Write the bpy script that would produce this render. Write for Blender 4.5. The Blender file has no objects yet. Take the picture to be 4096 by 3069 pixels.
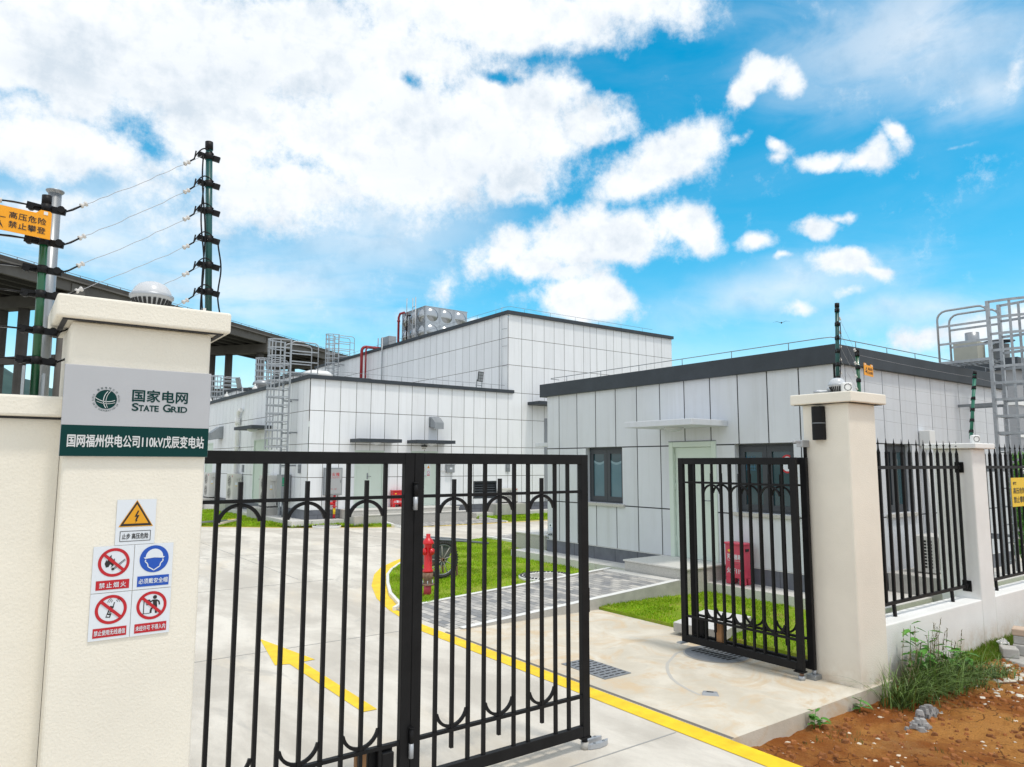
import bpy, bmesh, math, random
import numpy as np
from mathutils import Matrix, Vector
R = math.radians
random.seed(7); rng = np.random.default_rng(7)
scene = bpy.context.scene
col = scene.collection

# ------------------------------------------------------------------ camera
cam_data = bpy.data.cameras.new('camera'); cam = bpy.data.objects.new('camera', cam_data); col.objects.link(cam)
cam_data.sensor_width = 36.0; cam_data.lens = 24.944; cam_data.clip_start = 0.05; cam_data.clip_end = 9000
cr = Vector((0.806283, -0.591525, 0.002546)); cu = Vector((-0.068095, -0.08854, 0.993742)); cf = Vector((0.587598, 0.801411, 0.111668))
M = Matrix.Identity(4)
for i in range(3):
    M[i][0] = cr[i]; M[i][1] = cu[i]; M[i][2] = -cf[i]
M[2][3] = 2.1
cam.matrix_world = M
scene.camera = cam

# ------------------------------------------------------------------ light
SUN_AZ, SUN_EL = -78.0, 70.0            # degrees, azimuth counter-clockwise from +X
sd = bpy.data.lights.new('sun', 'SUN'); sd.energy = 1.9; sd.angle = R(6); sd.color = (1.0, 0.93, 0.83)
so = bpy.data.objects.new('sun', sd); col.objects.link(so)
sv = Vector((math.cos(R(SUN_AZ))*math.cos(R(SUN_EL)), math.sin(R(SUN_AZ))*math.cos(R(SUN_EL)), math.sin(R(SUN_EL))))
so.rotation_euler = sv.to_track_quat('Z', 'Y').to_euler(); so.location = (0, 0, 60)
scene.view_settings.view_transform = 'Standard'; scene.view_settings.look = 'None'
scene.view_settings.exposure = 0.0; scene.view_settings.gamma = 1.0; scene.view_settings.use_curve_mapping = False

# ------------------------------------------------------------------ sky with clouds (by direction: azimuth / elevation in degrees)
CLOUD = [(89.13,25.82,10.09,4.64,166.44,1.35),(80.58,28.71,13.3,4.46,170.79,1.35),(69.44,30.11,14.62,5.15,176.16,1.35),(55.95,33.84,14.9,2.63,-177.67,1.3),(43.11,34.06,8.52,2.13,-173.13,0.9),(65.23,24.89,11.69,5.66,177.69,1.3),(85.77,20.85,6.76,2.92,179.78,1.1),(87.07,17.8,4.79,1.87,159.2,0.75),(75.87,24.34,8.08,4.28,172.74,1.15),(71.97,20.64,8.29,3.54,175.06,1.0),(78.21,17.71,7.7,2.1,173.49,0.55),(53.55,26.44,6.96,4.49,-178.66,1.35),(52.07,27.84,4.23,3.24,-178.55,1.0),(47.85,26.69,3.54,2.6,-177.04,1.0),(46.37,27.5,2.08,1.55,-176.66,0.9),(53.12,22.8,5.44,2.38,-178.93,1.0),(52.07,21.3,2.51,1.31,-179.14,0.7),(60.06,24.49,6.94,4.58,178.8,1.25),(41.52,23.45,5.65,2.33,159.59,1.35),(38.89,24.65,2.68,1.69,172.57,1.25),(44.6,22.0,2.78,1.78,165.2,1.15),(35.78,24.14,1.86,0.89,173.25,0.62),(34.44,24.4,1.07,0.64,158.88,0.5),(47.94,17.98,3.48,2.39,-177.92,1.3),(44.87,17.68,5.39,2.0,-176.77,1.35),(40.06,18.17,3.14,1.85,-161.34,1.3),(38.13,17.27,1.15,1.12,-175.45,0.8),(54.36,17.07,3.28,1.96,156.56,1.1),(56.22,15.88,2.27,1.08,165.27,0.75),(51.66,16.29,3.1,1.36,-179.16,0.95),(48.99,15.47,2.66,1.17,-178.57,0.8),(47.17,13.26,3.63,1.67,-170.49,1.3),(45.35,12.62,2.21,0.79,-168.32,0.8),(35.06,27.97,1.16,1.54,-150.89,1.15),(33.49,28.98,2.07,0.93,-170.78,1.2),(31.65,28.27,1.4,0.82,-140.74,1.0),(31.33,23.37,1.29,0.66,-157.63,0.85),(31.37,22.42,0.97,0.49,173.74,0.6),(28.56,21.91,1.33,0.79,169.24,0.95),(26.5,21.91,1.9,0.96,164.5,1.05),(24.15,22.63,1.12,0.87,148.44,1.0),(20.92,21.79,2.45,0.35,-179.88,0.35),(33.98,16.91,1.84,0.76,-169.24,1.0),(29.3,17.38,1.44,0.86,177.14,1.0),(27.97,18.09,0.92,0.53,177.77,0.8),(27.89,14.62,2.07,1.15,-173.15,1.2),(26.11,13.7,1.2,0.58,-137.45,0.9),(32.05,15.16,0.98,0.37,-174.29,0.6),(31.83,11.71,1.41,0.65,-175.44,0.8),(28.34,12.32,1.17,0.47,-174.38,0.6),(59.9,14.43,1.64,1.37,159.33,0.6),(61.28,12.02,2.23,1.38,178.54,0.6),(23.54,8.33,2.25,1.22,173.35,0.9),(19.8,9.19,2.34,1.51,174.22,0.9),(17.54,9.93,1.97,1.46,-172.92,0.8),(56.8,11.71,1.23,0.6,179.37,0.7),(16.87,25.39,1.26,2.79,-163.68,0.5)]
HOLE = [(62.47,29.78,1.98,0.98,-158.1,0.75),(81.53,22.19,1.78,0.87,-164.43,0.55),(44.23,30.43,5.27,1.33,177.19,0.6),(55.05,29.4,1.6,0.68,179.67,0.8),(89.79,23.21,2.51,0.66,165.57,0.55),(85.94,18.85,2.51,0.65,169.35,0.4),(89.84,18.36,1.72,0.93,167.81,0.4),(75.84,30.59,1.13,0.62,170.06,0.4),(42.07,16.96,1.09,0.76,-176.69,0.45),(46.62,24.48,1.8,0.84,160.59,0.5)]
VEIL = [(22.77,29.08,11.07,4.8,-174.58,0.75),(18.48,24.79,5.58,2.24,-174.31,0.65),(28.74,28.39,5.93,2.86,163.87,0.35),(32.13,13.04,9.25,2.42,175.44,0.7),(23.88,10.63,9.7,1.92,177.65,0.6),(76.22,13.04,17.38,4.37,176.63,0.8),(65.04,18.08,10.71,4.45,168.75,0.7),(84.66,15.55,13.88,4.98,172.93,0.8),(19.72,17.33,7.77,1.47,178.29,0.12),(36.04,32.62,9.16,1.69,-177.72,0.3),(54.74,9.93,23.35,1.6,-178.35,0.4)]
GREY = [(53.54,22.8,3.98,2.38,-179.34,0.9),(86.44,25.93,5.42,2.21,166.83,0.8),(72.3,28.08,5.97,2.11,173.21,0.6),(81.71,24.96,5.29,1.27,169.44,0.5),(46.93,15.81,4.04,0.97,-177.82,0.4),(65.31,27.69,5.2,1.53,176.15,0.4)]
world = bpy.data.worlds.new('World'); scene.world = world; world.use_nodes = True
def build_world():
    nt = world.node_tree; nt.nodes.clear(); N = nt.nodes; L = nt.links
    def node(t, **k):
        n = N.new(t)
        for a, b in k.items(): setattr(n, a, b)
        return n
    def setin(n, i, v):
        if hasattr(v, 'is_linked') or isinstance(v, bpy.types.NodeSocket): L.new(v, n.inputs[i])
        else: n.inputs[i].default_value = v
    def math_(op, a, b=None, c=None, clamp=False):
        n = node('ShaderNodeMath', operation=op); n.use_clamp = clamp; setin(n, 0, a)
        if b is not None: setin(n, 1, b)
        if c is not None: setin(n, 2, c)
        return n.outputs[0]
    tc = node('ShaderNodeTexCoord'); d = tc.outputs['Generated']
    sep = node('ShaderNodeSeparateXYZ'); L.new(d, sep.inputs[0])
    az = math_('DEGREES', math_('ARCTAN2', sep.outputs[1], sep.outputs[0]))
    el = math_('DEGREES', math_('ARCSINE', sep.outputs[2]))
    # soft warp so that the edges billow
    nz = node('ShaderNodeTexNoise', noise_dimensions='3D'); L.new(d, nz.inputs['Vector'])
    nz.inputs['Scale'].default_value = 7.5; nz.inputs['Detail'].default_value = 11; nz.inputs['Roughness'].default_value = 0.62
    nf = node('ShaderNodeTexNoise', noise_dimensions='3D'); L.new(d, nf.inputs['Vector'])
    nf.inputs['Scale'].default_value = 20; nf.inputs['Detail'].default_value = 10; nf.inputs['Roughness'].default_value = 0.70
    ma = node('ShaderNodeMapping'); ma.inputs['Scale'].default_value = (2.0, 3.2, 9.0); ma.inputs['Rotation'].default_value = (0.25, -0.15, 0.5); L.new(d, ma.inputs['Vector'])
    nv = node('ShaderNodeTexNoise', noise_dimensions='3D'); L.new(ma.outputs[0], nv.inputs['Vector'])
    nv.inputs['Scale'].default_value = 1.6; nv.inputs['Detail'].default_value = 9; nv.inputs['Roughness'].default_value = 0.58; nv.inputs['Distortion'].default_value = 0.6
    wrp = node('ShaderNodeTexNoise', noise_dimensions='3D'); L.new(d, wrp.inputs['Vector']); wrp.inputs['Scale'].default_value = 9; wrp.inputs['Detail'].default_value = 5
    sepw = node('ShaderNodeSeparateColor'); L.new(wrp.outputs['Color'], sepw.inputs[0])
    azw = math_('ADD', az, math_('MULTIPLY', math_('SUBTRACT', sepw.outputs[0], 0.5), 6.0))
    elw = math_('ADD', el, math_('MULTIPLY', math_('SUBTRACT', sepw.outputs[1], 0.5), 4.5))
    cmb = node('ShaderNodeCombineXYZ'); L.new(azw, cmb.inputs[0]); L.new(elw, cmb.inputs[1]); cmb.inputs[2].default_value = 1.0
    def field(blobs, sharp, grow):
        acc = None
        for (a, e, ra, rb, rot, w) in blobs:
            c, s_ = math.cos(R(rot)), math.sin(R(rot)); ra *= grow; rb *= grow
            uv = []
            for (x_, y_) in ((c/ra, s_/ra), (-s_/rb, c/rb)):
                dp = node('ShaderNodeVectorMath', operation='DOT_PRODUCT'); L.new(cmb.outputs[0], dp.inputs[0]); dp.inputs[1].default_value = (x_, y_, -(x_*a+y_*e)); uv.append(dp.outputs['Value'])
            r2 = math_('MULTIPLY_ADD', uv[0], uv[0], math_('MULTIPLY', uv[1], uv[1]))
            v = math_('MAXIMUM', math_('MULTIPLY_ADD', math_('SQRT', r2), -w*sharp, w*sharp), 0.0)
            acc = v if acc is None else math_('SMOOTH_MAX', acc, v, 0.12)
        return acc
    fc = field(CLOUD, 1.0, 1.45); fh = field(HOLE, 1.0, 1.35); fv = field(VEIL, 1.0, 1.5); fg = field(GREY, 1.0, 1.5)
    nn = math_('ADD', math_('MULTIPLY', math_('SUBTRACT', nz.outputs['Fac'], 0.5), 0.95), math_('MULTIPLY', math_('SUBTRACT', nf.outputs['Fac'], 0.5), 1.25))
    # outside the photographed part of the sky: broken cloud everywhere
    out_az = math_('MULTIPLY', math_('SUBTRACT', math_('ABSOLUTE', math_('SUBTRACT', az, 53.75)), 42.0), 0.05, clamp=True)
    out_el = math_('MULTIPLY', math_('SUBTRACT', el, 31.0), 0.08, clamp=True)
    outm = math_('MULTIPLY', math_('MAXIMUM', out_az, out_el), 0.66)
    base = math_('MAXIMUM', fc, outm)
    x = math_('ADD', math_('SUBTRACT', base, math_('MULTIPLY', fh, 0.8)), nn)
    def smooth(v, a, b):
        m = node('ShaderNodeMapRange', interpolation_type='SMOOTHSTEP'); setin(m, 0, v); m.inputs[1].default_value = a; m.inputs[2].default_value = b
        return m.outputs[0]
    alpha = smooth(x, 0.10, 0.70)
    veil = math_('MULTIPLY', fv, smooth(math_('ADD', math_('MULTIPLY', nv.outputs['Fac'], 1.0), math_('MULTIPLY', fv, 0.25)), 0.30, 0.75))
    hor = math_('MULTIPLY', smooth(el, 13.0, 0.0), 0.55)
    veil = math_('MULTIPLY', math_('MAXIMUM', veil, hor), 1.0)
    tot = math_('SUBTRACT', 1.0, math_('MULTIPLY', math_('SUBTRACT', 1.0, alpha), math_('SUBTRACT', 1.0, veil)), clamp=True)
    sky = node('ShaderNodeTexSky', sky_type='NISHITA'); sky.sun_disc = False
    sky.sun_elevation = R(SUN_EL); sky.sun_rotation = R(90 - SUN_AZ); sky.altitude = 0; sky.air_density = 1.0; sky.dust_density = 0.6; sky.ozone_density = 1.4
    hs = node('ShaderNodeHueSaturation'); hs.inputs['Hue'].default_value = 0.472; hs.inputs['Saturation'].default_value = 1.55; hs.inputs['Value'].default_value = 1.95
    L.new(sky.outputs[0], hs.inputs['Color'])
    shf = node('ShaderNodeVectorMath', operation='ADD'); L.new(d, shf.inputs[0]); shf.inputs[1].default_value = (.006, -.004, .024)
    nf2 = node('ShaderNodeTexNoise', noise_dimensions='3D'); L.new(shf.outputs[0], nf2.inputs['Vector']); nf2.inputs['Scale'].default_value = 11; nf2.inputs['Detail'].default_value = 7; nf2.inputs['Roughness'].default_value = 0.62
    nf1 = node('ShaderNodeTexNoise', noise_dimensions='3D'); L.new(d, nf1.inputs['Vector']); nf1.inputs['Scale'].default_value = 11; nf1.inputs['Detail'].default_value = 7; nf1.inputs['Roughness'].default_value = 0.62
    relief = math_('MULTIPLY', math_('ADD', math_('SUBTRACT', nf2.outputs['Fac'], nf1.outputs['Fac']), 0.02), 4.2, clamp=True)
    # cloud colour: white with faint blue-grey undersides
    gmix = node('ShaderNodeMix', data_type='RGBA')
    grey = math_('ADD', math_('MULTIPLY', math_('MULTIPLY', fg, 1.2), smooth(nz.outputs['Fac'], 0.3, 0.65)), math_('ADD', math_('MULTIPLY', smooth(nv.outputs['Fac'], 0.40, 0.75), 0.30), math_('MULTIPLY', relief, 0.75)), clamp=True)
    L.new(grey, gmix.inputs[0]); gmix.inputs[6].default_value = (10.3, 10.6, 10.9, 1); gmix.inputs[7].default_value = (7.0, 7.9, 8.8, 1)
    cm = node('ShaderNodeMix', data_type='RGBA'); L.new(tot, cm.inputs[0]); L.new(hs.outputs[0], cm.inputs[6]); gl = node('ShaderNodeVectorMath', operation='SCALE'); L.new(gmix.outputs[2], gl.inputs[0]); L.new(math_('ADD', 1.0, math_('MULTIPLY', outm, 0.12)), gl.inputs['Scale']); L.new(gl.outputs[0], cm.inputs[7])
    bg = node('ShaderNodeBackground'); L.new(cm.outputs[2], bg.inputs[0]); bg.inputs[1].default_value = 0.1
    out = node('ShaderNodeOutputWorld'); L.new(bg.outputs[0], out.inputs[0])
    world.cycles.sampling_method = 'MANUAL'; world.cycles.sample_map_resolution = 512
build_world()

# ------------------------------------------------------------------ materials
MATS = {}
def mat(name, c, rough=0.6, metal=0.0, var=0.0, vscale=4.0, bump=0.0, bscale=60.0, spec=0.5, c2=None, isl=0.0, coat=0.0, detail=6, streak=0.0, splash=0.0):
    if name in MATS: return MATS[name]
    m = bpy.data.materials.new(name); m.use_nodes = True; nt = m.node_tree; L = nt.links
    b = nt.nodes['Principled BSDF']
    b.inputs['Base Color'].default_value = (*c, 1); b.inputs['Roughness'].default_value = rough; b.inputs['Metallic'].default_value = metal
    b.inputs['Specular IOR Level'].default_value = spec
    if coat: b.inputs['Coat Weight'].default_value = coat
    tc = nt.nodes.new('ShaderNodeTexCoord')
    cur = None
    if var or c2:
        n = nt.nodes.new('ShaderNodeTexNoise'); n.inputs['Scale'].default_value = vscale; n.inputs['Detail'].default_value = detail; n.inputs['Roughness'].default_value = 0.62
        L.new(tc.outputs['Object'], n.inputs['Vector'])
        r = nt.nodes.new('ShaderNodeMapRange'); r.inputs[1].default_value = 0.3; r.inputs[2].default_value = 0.7; L.new(n.outputs['Fac'], r.inputs[0])
        mx = nt.nodes.new('ShaderNodeMix'); mx.data_type = 'RGBA'; L.new(r.outputs[0], mx.inputs[0])
        if c2: A, B = c, c2
        else: A, B = [v*(1-var) for v in c], [min(1, v*(1+var)) for v in c]
        mx.inputs[6].default_value = (*A, 1); mx.inputs[7].default_value = (*B, 1)
        cur = mx.outputs[2]
    if isl:
        g = nt.nodes.new('ShaderNodeNewGeometry'); hv = nt.nodes.new('ShaderNodeHueSaturation')
        r = nt.nodes.new('ShaderNodeMapRange'); r.inputs[3].default_value = 1-isl; r.inputs[4].default_value = 1+isl
        L.new(g.outputs['Random Per Island'], r.inputs[0]); L.new(r.outputs[0], hv.inputs['Value'])
        if cur: L.new(cur, hv.inputs['Color'])
        else: hv.inputs['Color'].default_value = (*c, 1)
        cur = hv.outputs[0]
    def grime(fac_socket, colr):
        nonlocal cur
        mx = nt.nodes.new('ShaderNodeMix'); mx.data_type = 'RGBA'; L.new(fac_socket, mx.inputs[0]); L.new(cur, mx.inputs[6]); mx.inputs[7].default_value = (*colr, 1); cur = mx.outputs[2]
    def mm(op, a, bb):
        q = nt.nodes.new('ShaderNodeMath'); q.operation = op
        for i, z in enumerate((a, bb)):
            if isinstance(z, bpy.types.NodeSocket): L.new(z, q.inputs[i])
            else: q.inputs[i].default_value = z
        return q.outputs[0]
    if streak:      # rain streaks: noise drawn out vertically
        mp = nt.nodes.new('ShaderNodeMapping'); mp.inputs['Scale'].default_value = (7, 7, .35); L.new(tc.outputs['Object'], mp.inputs[0])
        n = nt.nodes.new('ShaderNodeTexNoise'); n.inputs['Scale'].default_value = 1.0; n.inputs['Detail'].default_value = 7; n.inputs['Roughness'].default_value = .7; L.new(mp.outputs[0], n.inputs['Vector'])
        r = nt.nodes.new('ShaderNodeMapRange'); r.inputs[1].default_value = .48; r.inputs[2].default_value = .72; r.inputs[4].default_value = streak*2.2; L.new(n.outputs['Fac'], r.inputs[0]); grime(r.outputs[0], (.36, .36, .34))
    if splash:      # soil splashed up from the ground
        sp = nt.nodes.new('ShaderNodeSeparateXYZ'); L.new(tc.outputs['Object'], sp.inputs[0])
        n = nt.nodes.new('ShaderNodeTexNoise'); n.inputs['Scale'].default_value = 3.5; n.inputs['Detail'].default_value = 9; n.inputs['Roughness'].default_value = .72; L.new(tc.outputs['Object'], n.inputs['Vector'])
        r = nt.nodes.new('ShaderNodeMapRange'); r.inputs[1].default_value = .34; r.inputs[2].default_value = -.12; r.interpolation_type = 'SMOOTHSTEP'; L.new(sp.outputs[2], r.inputs[0])
        r2 = nt.nodes.new('ShaderNodeMapRange'); r2.inputs[1].default_value = .36; r2.inputs[2].default_value = .66; L.new(n.outputs['Fac'], r2.inputs[0])
        grime(mm('MULTIPLY', mm('MULTIPLY', r.outputs[0], r2.outputs[0]), splash*.9), (.44, .27, .13))
    if cur: L.new(cur, b.inputs['Base Color'])
    if bump:
        n = nt.nodes.new('ShaderNodeTexNoise'); n.inputs['Scale'].default_value = bscale; n.inputs['Detail'].default_value = 4
        L.new(tc.outputs['Object'], n.inputs['Vector'])
        bp = nt.nodes.new('ShaderNodeBump'); bp.inputs['Strength'].default_value = bump; bp.inputs['Distance'].default_value = 0.01
        L.new(n.outputs['Fac'], bp.inputs['Height']); L.new(bp.outputs[0], b.inputs['Normal'])
    MATS[name] = m; return m
cream = mat('cream_render', (0.80, 0.755, 0.665), 0.85, var=0.06, vscale=1.3, bump=0.28, bscale=85, spec=0.25, splash=0.75)
white_wall = mat('white_render', (0.80, 0.80, 0.785), 0.85, var=0.05, vscale=2.0, bump=0.3, bscale=80, spec=0.25, splash=1.0)
panel_w = mat('white_panel', (0.79, 0.81, 0.84), 0.42, var=0.02, vscale=1.2, isl=0.035, bump=0.08, bscale=25, streak=0.07)
panel_g = mat('guard_panel', (0.625, 0.65, 0.69), 0.6, var=0.03, vscale=1.5, isl=0.03, bump=0.2, bscale=110, streak=0.10)
joint_d = mat('joint_dark', (0.035, 0.035, 0.04), 0.8)
joint_b = mat('joint_brown', (0.06, 0.05, 0.04), 0.8)
fascia_m = mat('dark_grey_fascia', (0.043, 0.052, 0.063), 0.55, spec=0.3, var=0.15, vscale=3, bump=0.12, bscale=40)
plinth_m = mat('grey_plinth_tile', (0.115, 0.125, 0.15), 0.5, var=0.18, vscale=5)
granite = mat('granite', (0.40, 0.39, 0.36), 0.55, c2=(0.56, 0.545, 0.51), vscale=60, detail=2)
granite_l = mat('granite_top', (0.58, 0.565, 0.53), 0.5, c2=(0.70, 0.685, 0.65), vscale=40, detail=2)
black_m = mat('black_paint', (0.009, 0.009, 0.010), 0.5, var=0.25, vscale=8, bump=0.1, bscale=260, spec=0.18)
black_p = mat('black_plastic', (0.010, 0.010, 0.011), 0.5, spec=0.2)
green_pole = mat('green_pole', (0.006, 0.085, 0.03), 0.3, var=0.15, vscale=9, coat=0.3)
teal_pole = mat('teal_pole', (0.008, 0.075, 0.07), 0.35, var=0.15, vscale=9)
galv = mat('galvanised_steel', (0.37, 0.395, 0.42), 0.42, metal=0.55, var=0.14, vscale=14)
galv_d = mat('galvanised_dark', (0.24, 0.26, 0.28), 0.5, metal=0.55, var=0.1, vscale=10)
sheet_m = mat('sheet_metal', (0.31, 0.33, 0.35), 0.36, metal=0.55, var=0.08, vscale=6)
steel_m = mat('stainless', (0.42, 0.44, 0.46), 0.24, metal=1.0, var=0.06, vscale=4)
white_p = mat('white_plastic', (0.76, 0.76, 0.75), 0.35)
ceram = mat('ceramic', (0.62, 0.60, 0.58), 0.3)
ac_m = mat('ac_casing', (0.60, 0.59, 0.56), 0.45, var=0.03, vscale=3)
dark_in = mat('dark_recess', (0.012, 0.013, 0.015), 0.7)
door_m = mat('pale_green_door', (0.60, 0.69, 0.62), 0.4, var=0.03, vscale=2)
red_m = mat('red_paint', (0.58, 0.004, 0.010), 0.33, var=0.15, vscale=6, coat=0.25)
pink_m = mat('faded_red_paint', (0.60, 0.06, 0.11), 0.4, var=0.15, vscale=5)
dkred_m = mat('dark_red_pipe', (0.27, 0.012, 0.018), 0.38, var=0.12, vscale=5)
orange_m = mat('orange_sign', (0.88, 0.36, 0.002), 0.45, var=0.06, vscale=8)
yellow_sign = mat('yellow_sign', (0.86, 0.57, 0.01), 0.45)
yellow_l = mat('yellow_line', (0.84, 0.57, 0.012), 0.6, var=0.16, vscale=5)
ink = mat('black_ink', (0.015, 0.013, 0.013), 0.5)
plate_m = mat('silver_plate', (0.47, 0.475, 0.50), 0.42, metal=0.3, var=0.04, vscale=3)
logo_g = mat('deep_green', (0.002, 0.038, 0.036), 0.5, spec=0.15)
silver_t = mat('silver_letter', (0.62, 0.63, 0.64), 0.4)
sign_w = mat('sign_white', (0.70, 0.74, 0.80), 0.4)
sign_r = mat('sign_red', (0.48, 0.006, 0.015), 0.4)
sign_b = mat('sign_blue', (0.006, 0.075, 0.44), 0.4)
sign_y = mat('sign_amber', (0.72, 0.33, 0.006), 0.4)
kerb_w = mat('white_kerb', (0.72, 0.72, 0.70), 0.7, var=0.06, vscale=6)
conc_g = mat('grey_concrete', (0.38, 0.37, 0.35), 0.85, c2=(0.50, 0.485, 0.455), vscale=5, bump=0.3, bscale=40)
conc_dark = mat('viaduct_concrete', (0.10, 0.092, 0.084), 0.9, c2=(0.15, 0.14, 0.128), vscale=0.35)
conc_under = mat('viaduct_soffit', (0.05, 0.047, 0.043), 0.9, c2=(0.07, 0.066, 0.06), vscale=0.5)  # same concrete, shade under the deck put in as a darker colour
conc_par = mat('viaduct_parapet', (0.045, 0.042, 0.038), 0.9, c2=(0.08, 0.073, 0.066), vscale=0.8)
lamp_w = mat('lamp_diffuser', (0.56, 0.58, 0.61), 0.25)
lamp_s = mat('lamp_silver', (0.42, 0.44, 0.47), 0.4, metal=0.4)
rust_m = mat('rusty_iron', (0.15, 0.075, 0.045), 0.8, c2=(0.30, 0.20, 0.14), vscale=30)
rubber = mat('rubber', (0.03, 0.029, 0.028), 0.8, var=0.3, vscale=20)
tray_m = mat('worn_blue_tray', (0.075, 0.105, 0.13), 0.7, c2=(0.20, 0.19, 0.17), vscale=7)
brick_y = mat('brown_block', (0.33, 0.17, 0.075), 0.8, var=0.1, vscale=8)
leaf_m = mat('weed_leaf', (0.075, 0.235, 0.022), 0.5, isl=0.4)
blade_m = mat('weed_blade', (0.105, 0.175, 0.035), 0.55, isl=0.6)
straw_m = mat('seed_head', (0.17, 0.15, 0.075), 0.7, isl=0.3)
wire_m = mat('wire', (0.36, 0.37, 0.39), 0.45, metal=0.4)
# ------------------------------------------------------------------ mesh building
ORG = {}
class MB:
    def __init__(s): s.v = []; s.f = []; s.m = []; s.sm = []; s.mats = []
    def mi(s, m):
        if m not in s.mats: s.mats.append(m)
        return s.mats.index(m)
    def add(s, vs, fs, m, smooth=False):
        b = len(s.v); s.v += [tuple(v) for v in vs]; k = s.mi(m)
        for f in fs: s.f.append([b+i for i in f]); s.m.append(k); s.sm.append(smooth)
        return s
    def hexa(s, c, m):      # c: 8 corners, bottom ring then top ring
        return s.add(c, [(3,2,1,0),(4,5,6,7),(0,1,5,4),(1,2,6,5),(2,3,7,6),(3,0,4,7)], m)
    def box(s, x0, x1, y0, y1, z0, z1, m):
        if x0 > x1: x0, x1 = x1, x0
        if y0 > y1: y0, y1 = y1, y0
        if z0 > z1: z0, z1 = z1, z0
        return s.hexa([(x0,y0,z0),(x1,y0,z0),(x1,y1,z0),(x0,y1,z0),(x0,y0,z1),(x1,y0,z1),(x1,y1,z1),(x0,y1,z1)], m)
    def pbox(s, P, u0, u1, v0, v1, d0, d1, m):
        c = [P(u0,v0,d0),P(u1,v0,d0),P(u1,v0,d1),P(u0,v0,d1),P(u0,v1,d0),P(u1,v1,d0),P(u1,v1,d1),P(u0,v1,d1)]
        return s.hexa(c, m)
    def bar(s, a, b, w, h, m, up=(0,0,1)):   # rectangular bar from a to b
        a = Vector(a); b = Vector(b); d = (b-a).normalized(); up = Vector(up)
        if abs(d.dot(up)) > .98: up = Vector((1,0,0))
        x = d.cross(up).normalized()*w/2; y = x.cross(d).normalized()*h/2
        return s.hexa([a-x-y,a+x-y,a+x+y,a-x+y,b-x-y,b+x-y,b+x+y,b-x+y], m)
    def tube(s, pts, r, m, seg=8, cap=True, closed=False, smooth=True):
        pts = [Vector(p) for p in pts]; n = len(pts); rs = r if isinstance(r, (list, tuple)) else [r]*n
        base = len(s.v); k = s.mi(m); prev = None
        for i, p in enumerate(pts):
            if closed: t = pts[(i+1) % n]-pts[i-1]
            else: t = pts[min(i+1,n-1)]-pts[max(i-1,0)]
            t.normalize()
            if prev is None:
                a = Vector((0,0,1)) if abs(t.z) < .9 else Vector((1,0,0))
                x = t.cross(a).normalized()
            else:
                x = (prev - t*prev.dot(t)).normalized()
            prev = x; y = t.cross(x)
            for j in range(seg):
                q = 2*math.pi*j/seg; s.v.append(tuple(p+(x*math.cos(q)+y*math.sin(q))*rs[i]))
        for i in range(n if closed else n-1):
            i2 = (i+1) % n
            for j in range(seg):
                j2 = (j+1) % seg
                s.f.append([base+i*seg+j, base+i*seg+j2, base+i2*seg+j2, base+i2*seg+j]); s.m.append(k); s.sm.append(smooth)
        if cap and not closed:
            s.f.append([base+j for j in range(seg)][::-1]); s.m.append(k); s.sm.append(False)
            s.f.append([base+(n-1)*seg+j for j in range(seg)]); s.m.append(k); s.sm.append(False)
        return s
    def lathe(s, prof, o, m, seg=20, axis=(0,0,1), smooth=True):
        ax = Vector(axis).normalized(); a = Vector((1,0,0)) if abs(ax.x) < .9 else Vector((0,1,0))
        x = ax.cross(a).normalized(); y = ax.cross(x); o = Vector(o); base = len(s.v); k = s.mi(m)
        for (r, h) in prof:
            for j in range(seg):
                q = 2*math.pi*j/seg; s.v.append(tuple(o+ax*h+(x*math.cos(q)+y*math.sin(q))*r))
        for i in range(len(prof)-1):
            for j in range(seg):
                j2 = (j+1) % seg
                s.f.append([base+i*seg+j, base+i*seg+j2, base+(i+1)*seg+j2, base+(i+1)*seg+j]); s.m.append(k); s.sm.append(smooth)
        return s
    def prism(s, poly, z0, z1, m, side=None):
        n = len(poly); side = side or m
        s.add([(x,y,z1) for x,y in poly], [list(range(n))], m)
        b = [(x,y,z0) for x,y in poly]+[(x,y,z1) for x,y in poly]
        return s.add(b, [(i,(i+1)%n,n+(i+1)%n,n+i) for i in range(n)], side)
    def pprism(s, P, poly, d0, d1, m):      # polygon in a local plane, extruded along d
        n = len(poly)
        s.add([P(u,v,d1) for u,v in poly], [list(range(n))], m)
        return s.add([P(u,v,d0) for u,v in poly]+[P(u,v,d1) for u,v in poly], [(i,(i+1)%n,n+(i+1)%n,n+i) for i in range(n)], m)
    def build(s, name, parent=None, bevel=0.0, seg=2, recalc=True):
        me = bpy.data.meshes.new(name); o = bpy.data.objects.new(name, me)
        off = ORG.get(parent.name, Vector((0,0,0))) if parent else None
        if parent is None:
            a = np.array(s.v); off = Vector(((a[:,0].min()+a[:,0].max())/2, (a[:,1].min()+a[:,1].max())/2, a[:,2].min())); o.location = off
        me.from_pydata([(x-off[0], y-off[1], z-off[2]) for x,y,z in s.v], [], s.f)
        for m in s.mats: me.materials.append(m)
        me.polygons.foreach_set('material_index', s.m); me.polygons.foreach_set('use_smooth', s.sm)
        if recalc and len(s.f) < 30000:
            bm = bmesh.new(); bm.from_mesh(me); bmesh.ops.recalc_face_normals(bm, faces=bm.faces); bm.to_mesh(me); bm.free()
        me.update(); col.objects.link(o)
        if parent: o.parent = parent
        ORG[o.name] = off
        if bevel:
            b = o.modifiers.new('bevel', 'BEVEL'); b.width = bevel; b.segments = seg; b.limit_method = 'ANGLE'; b.angle_limit = R(40)
        return o
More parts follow.
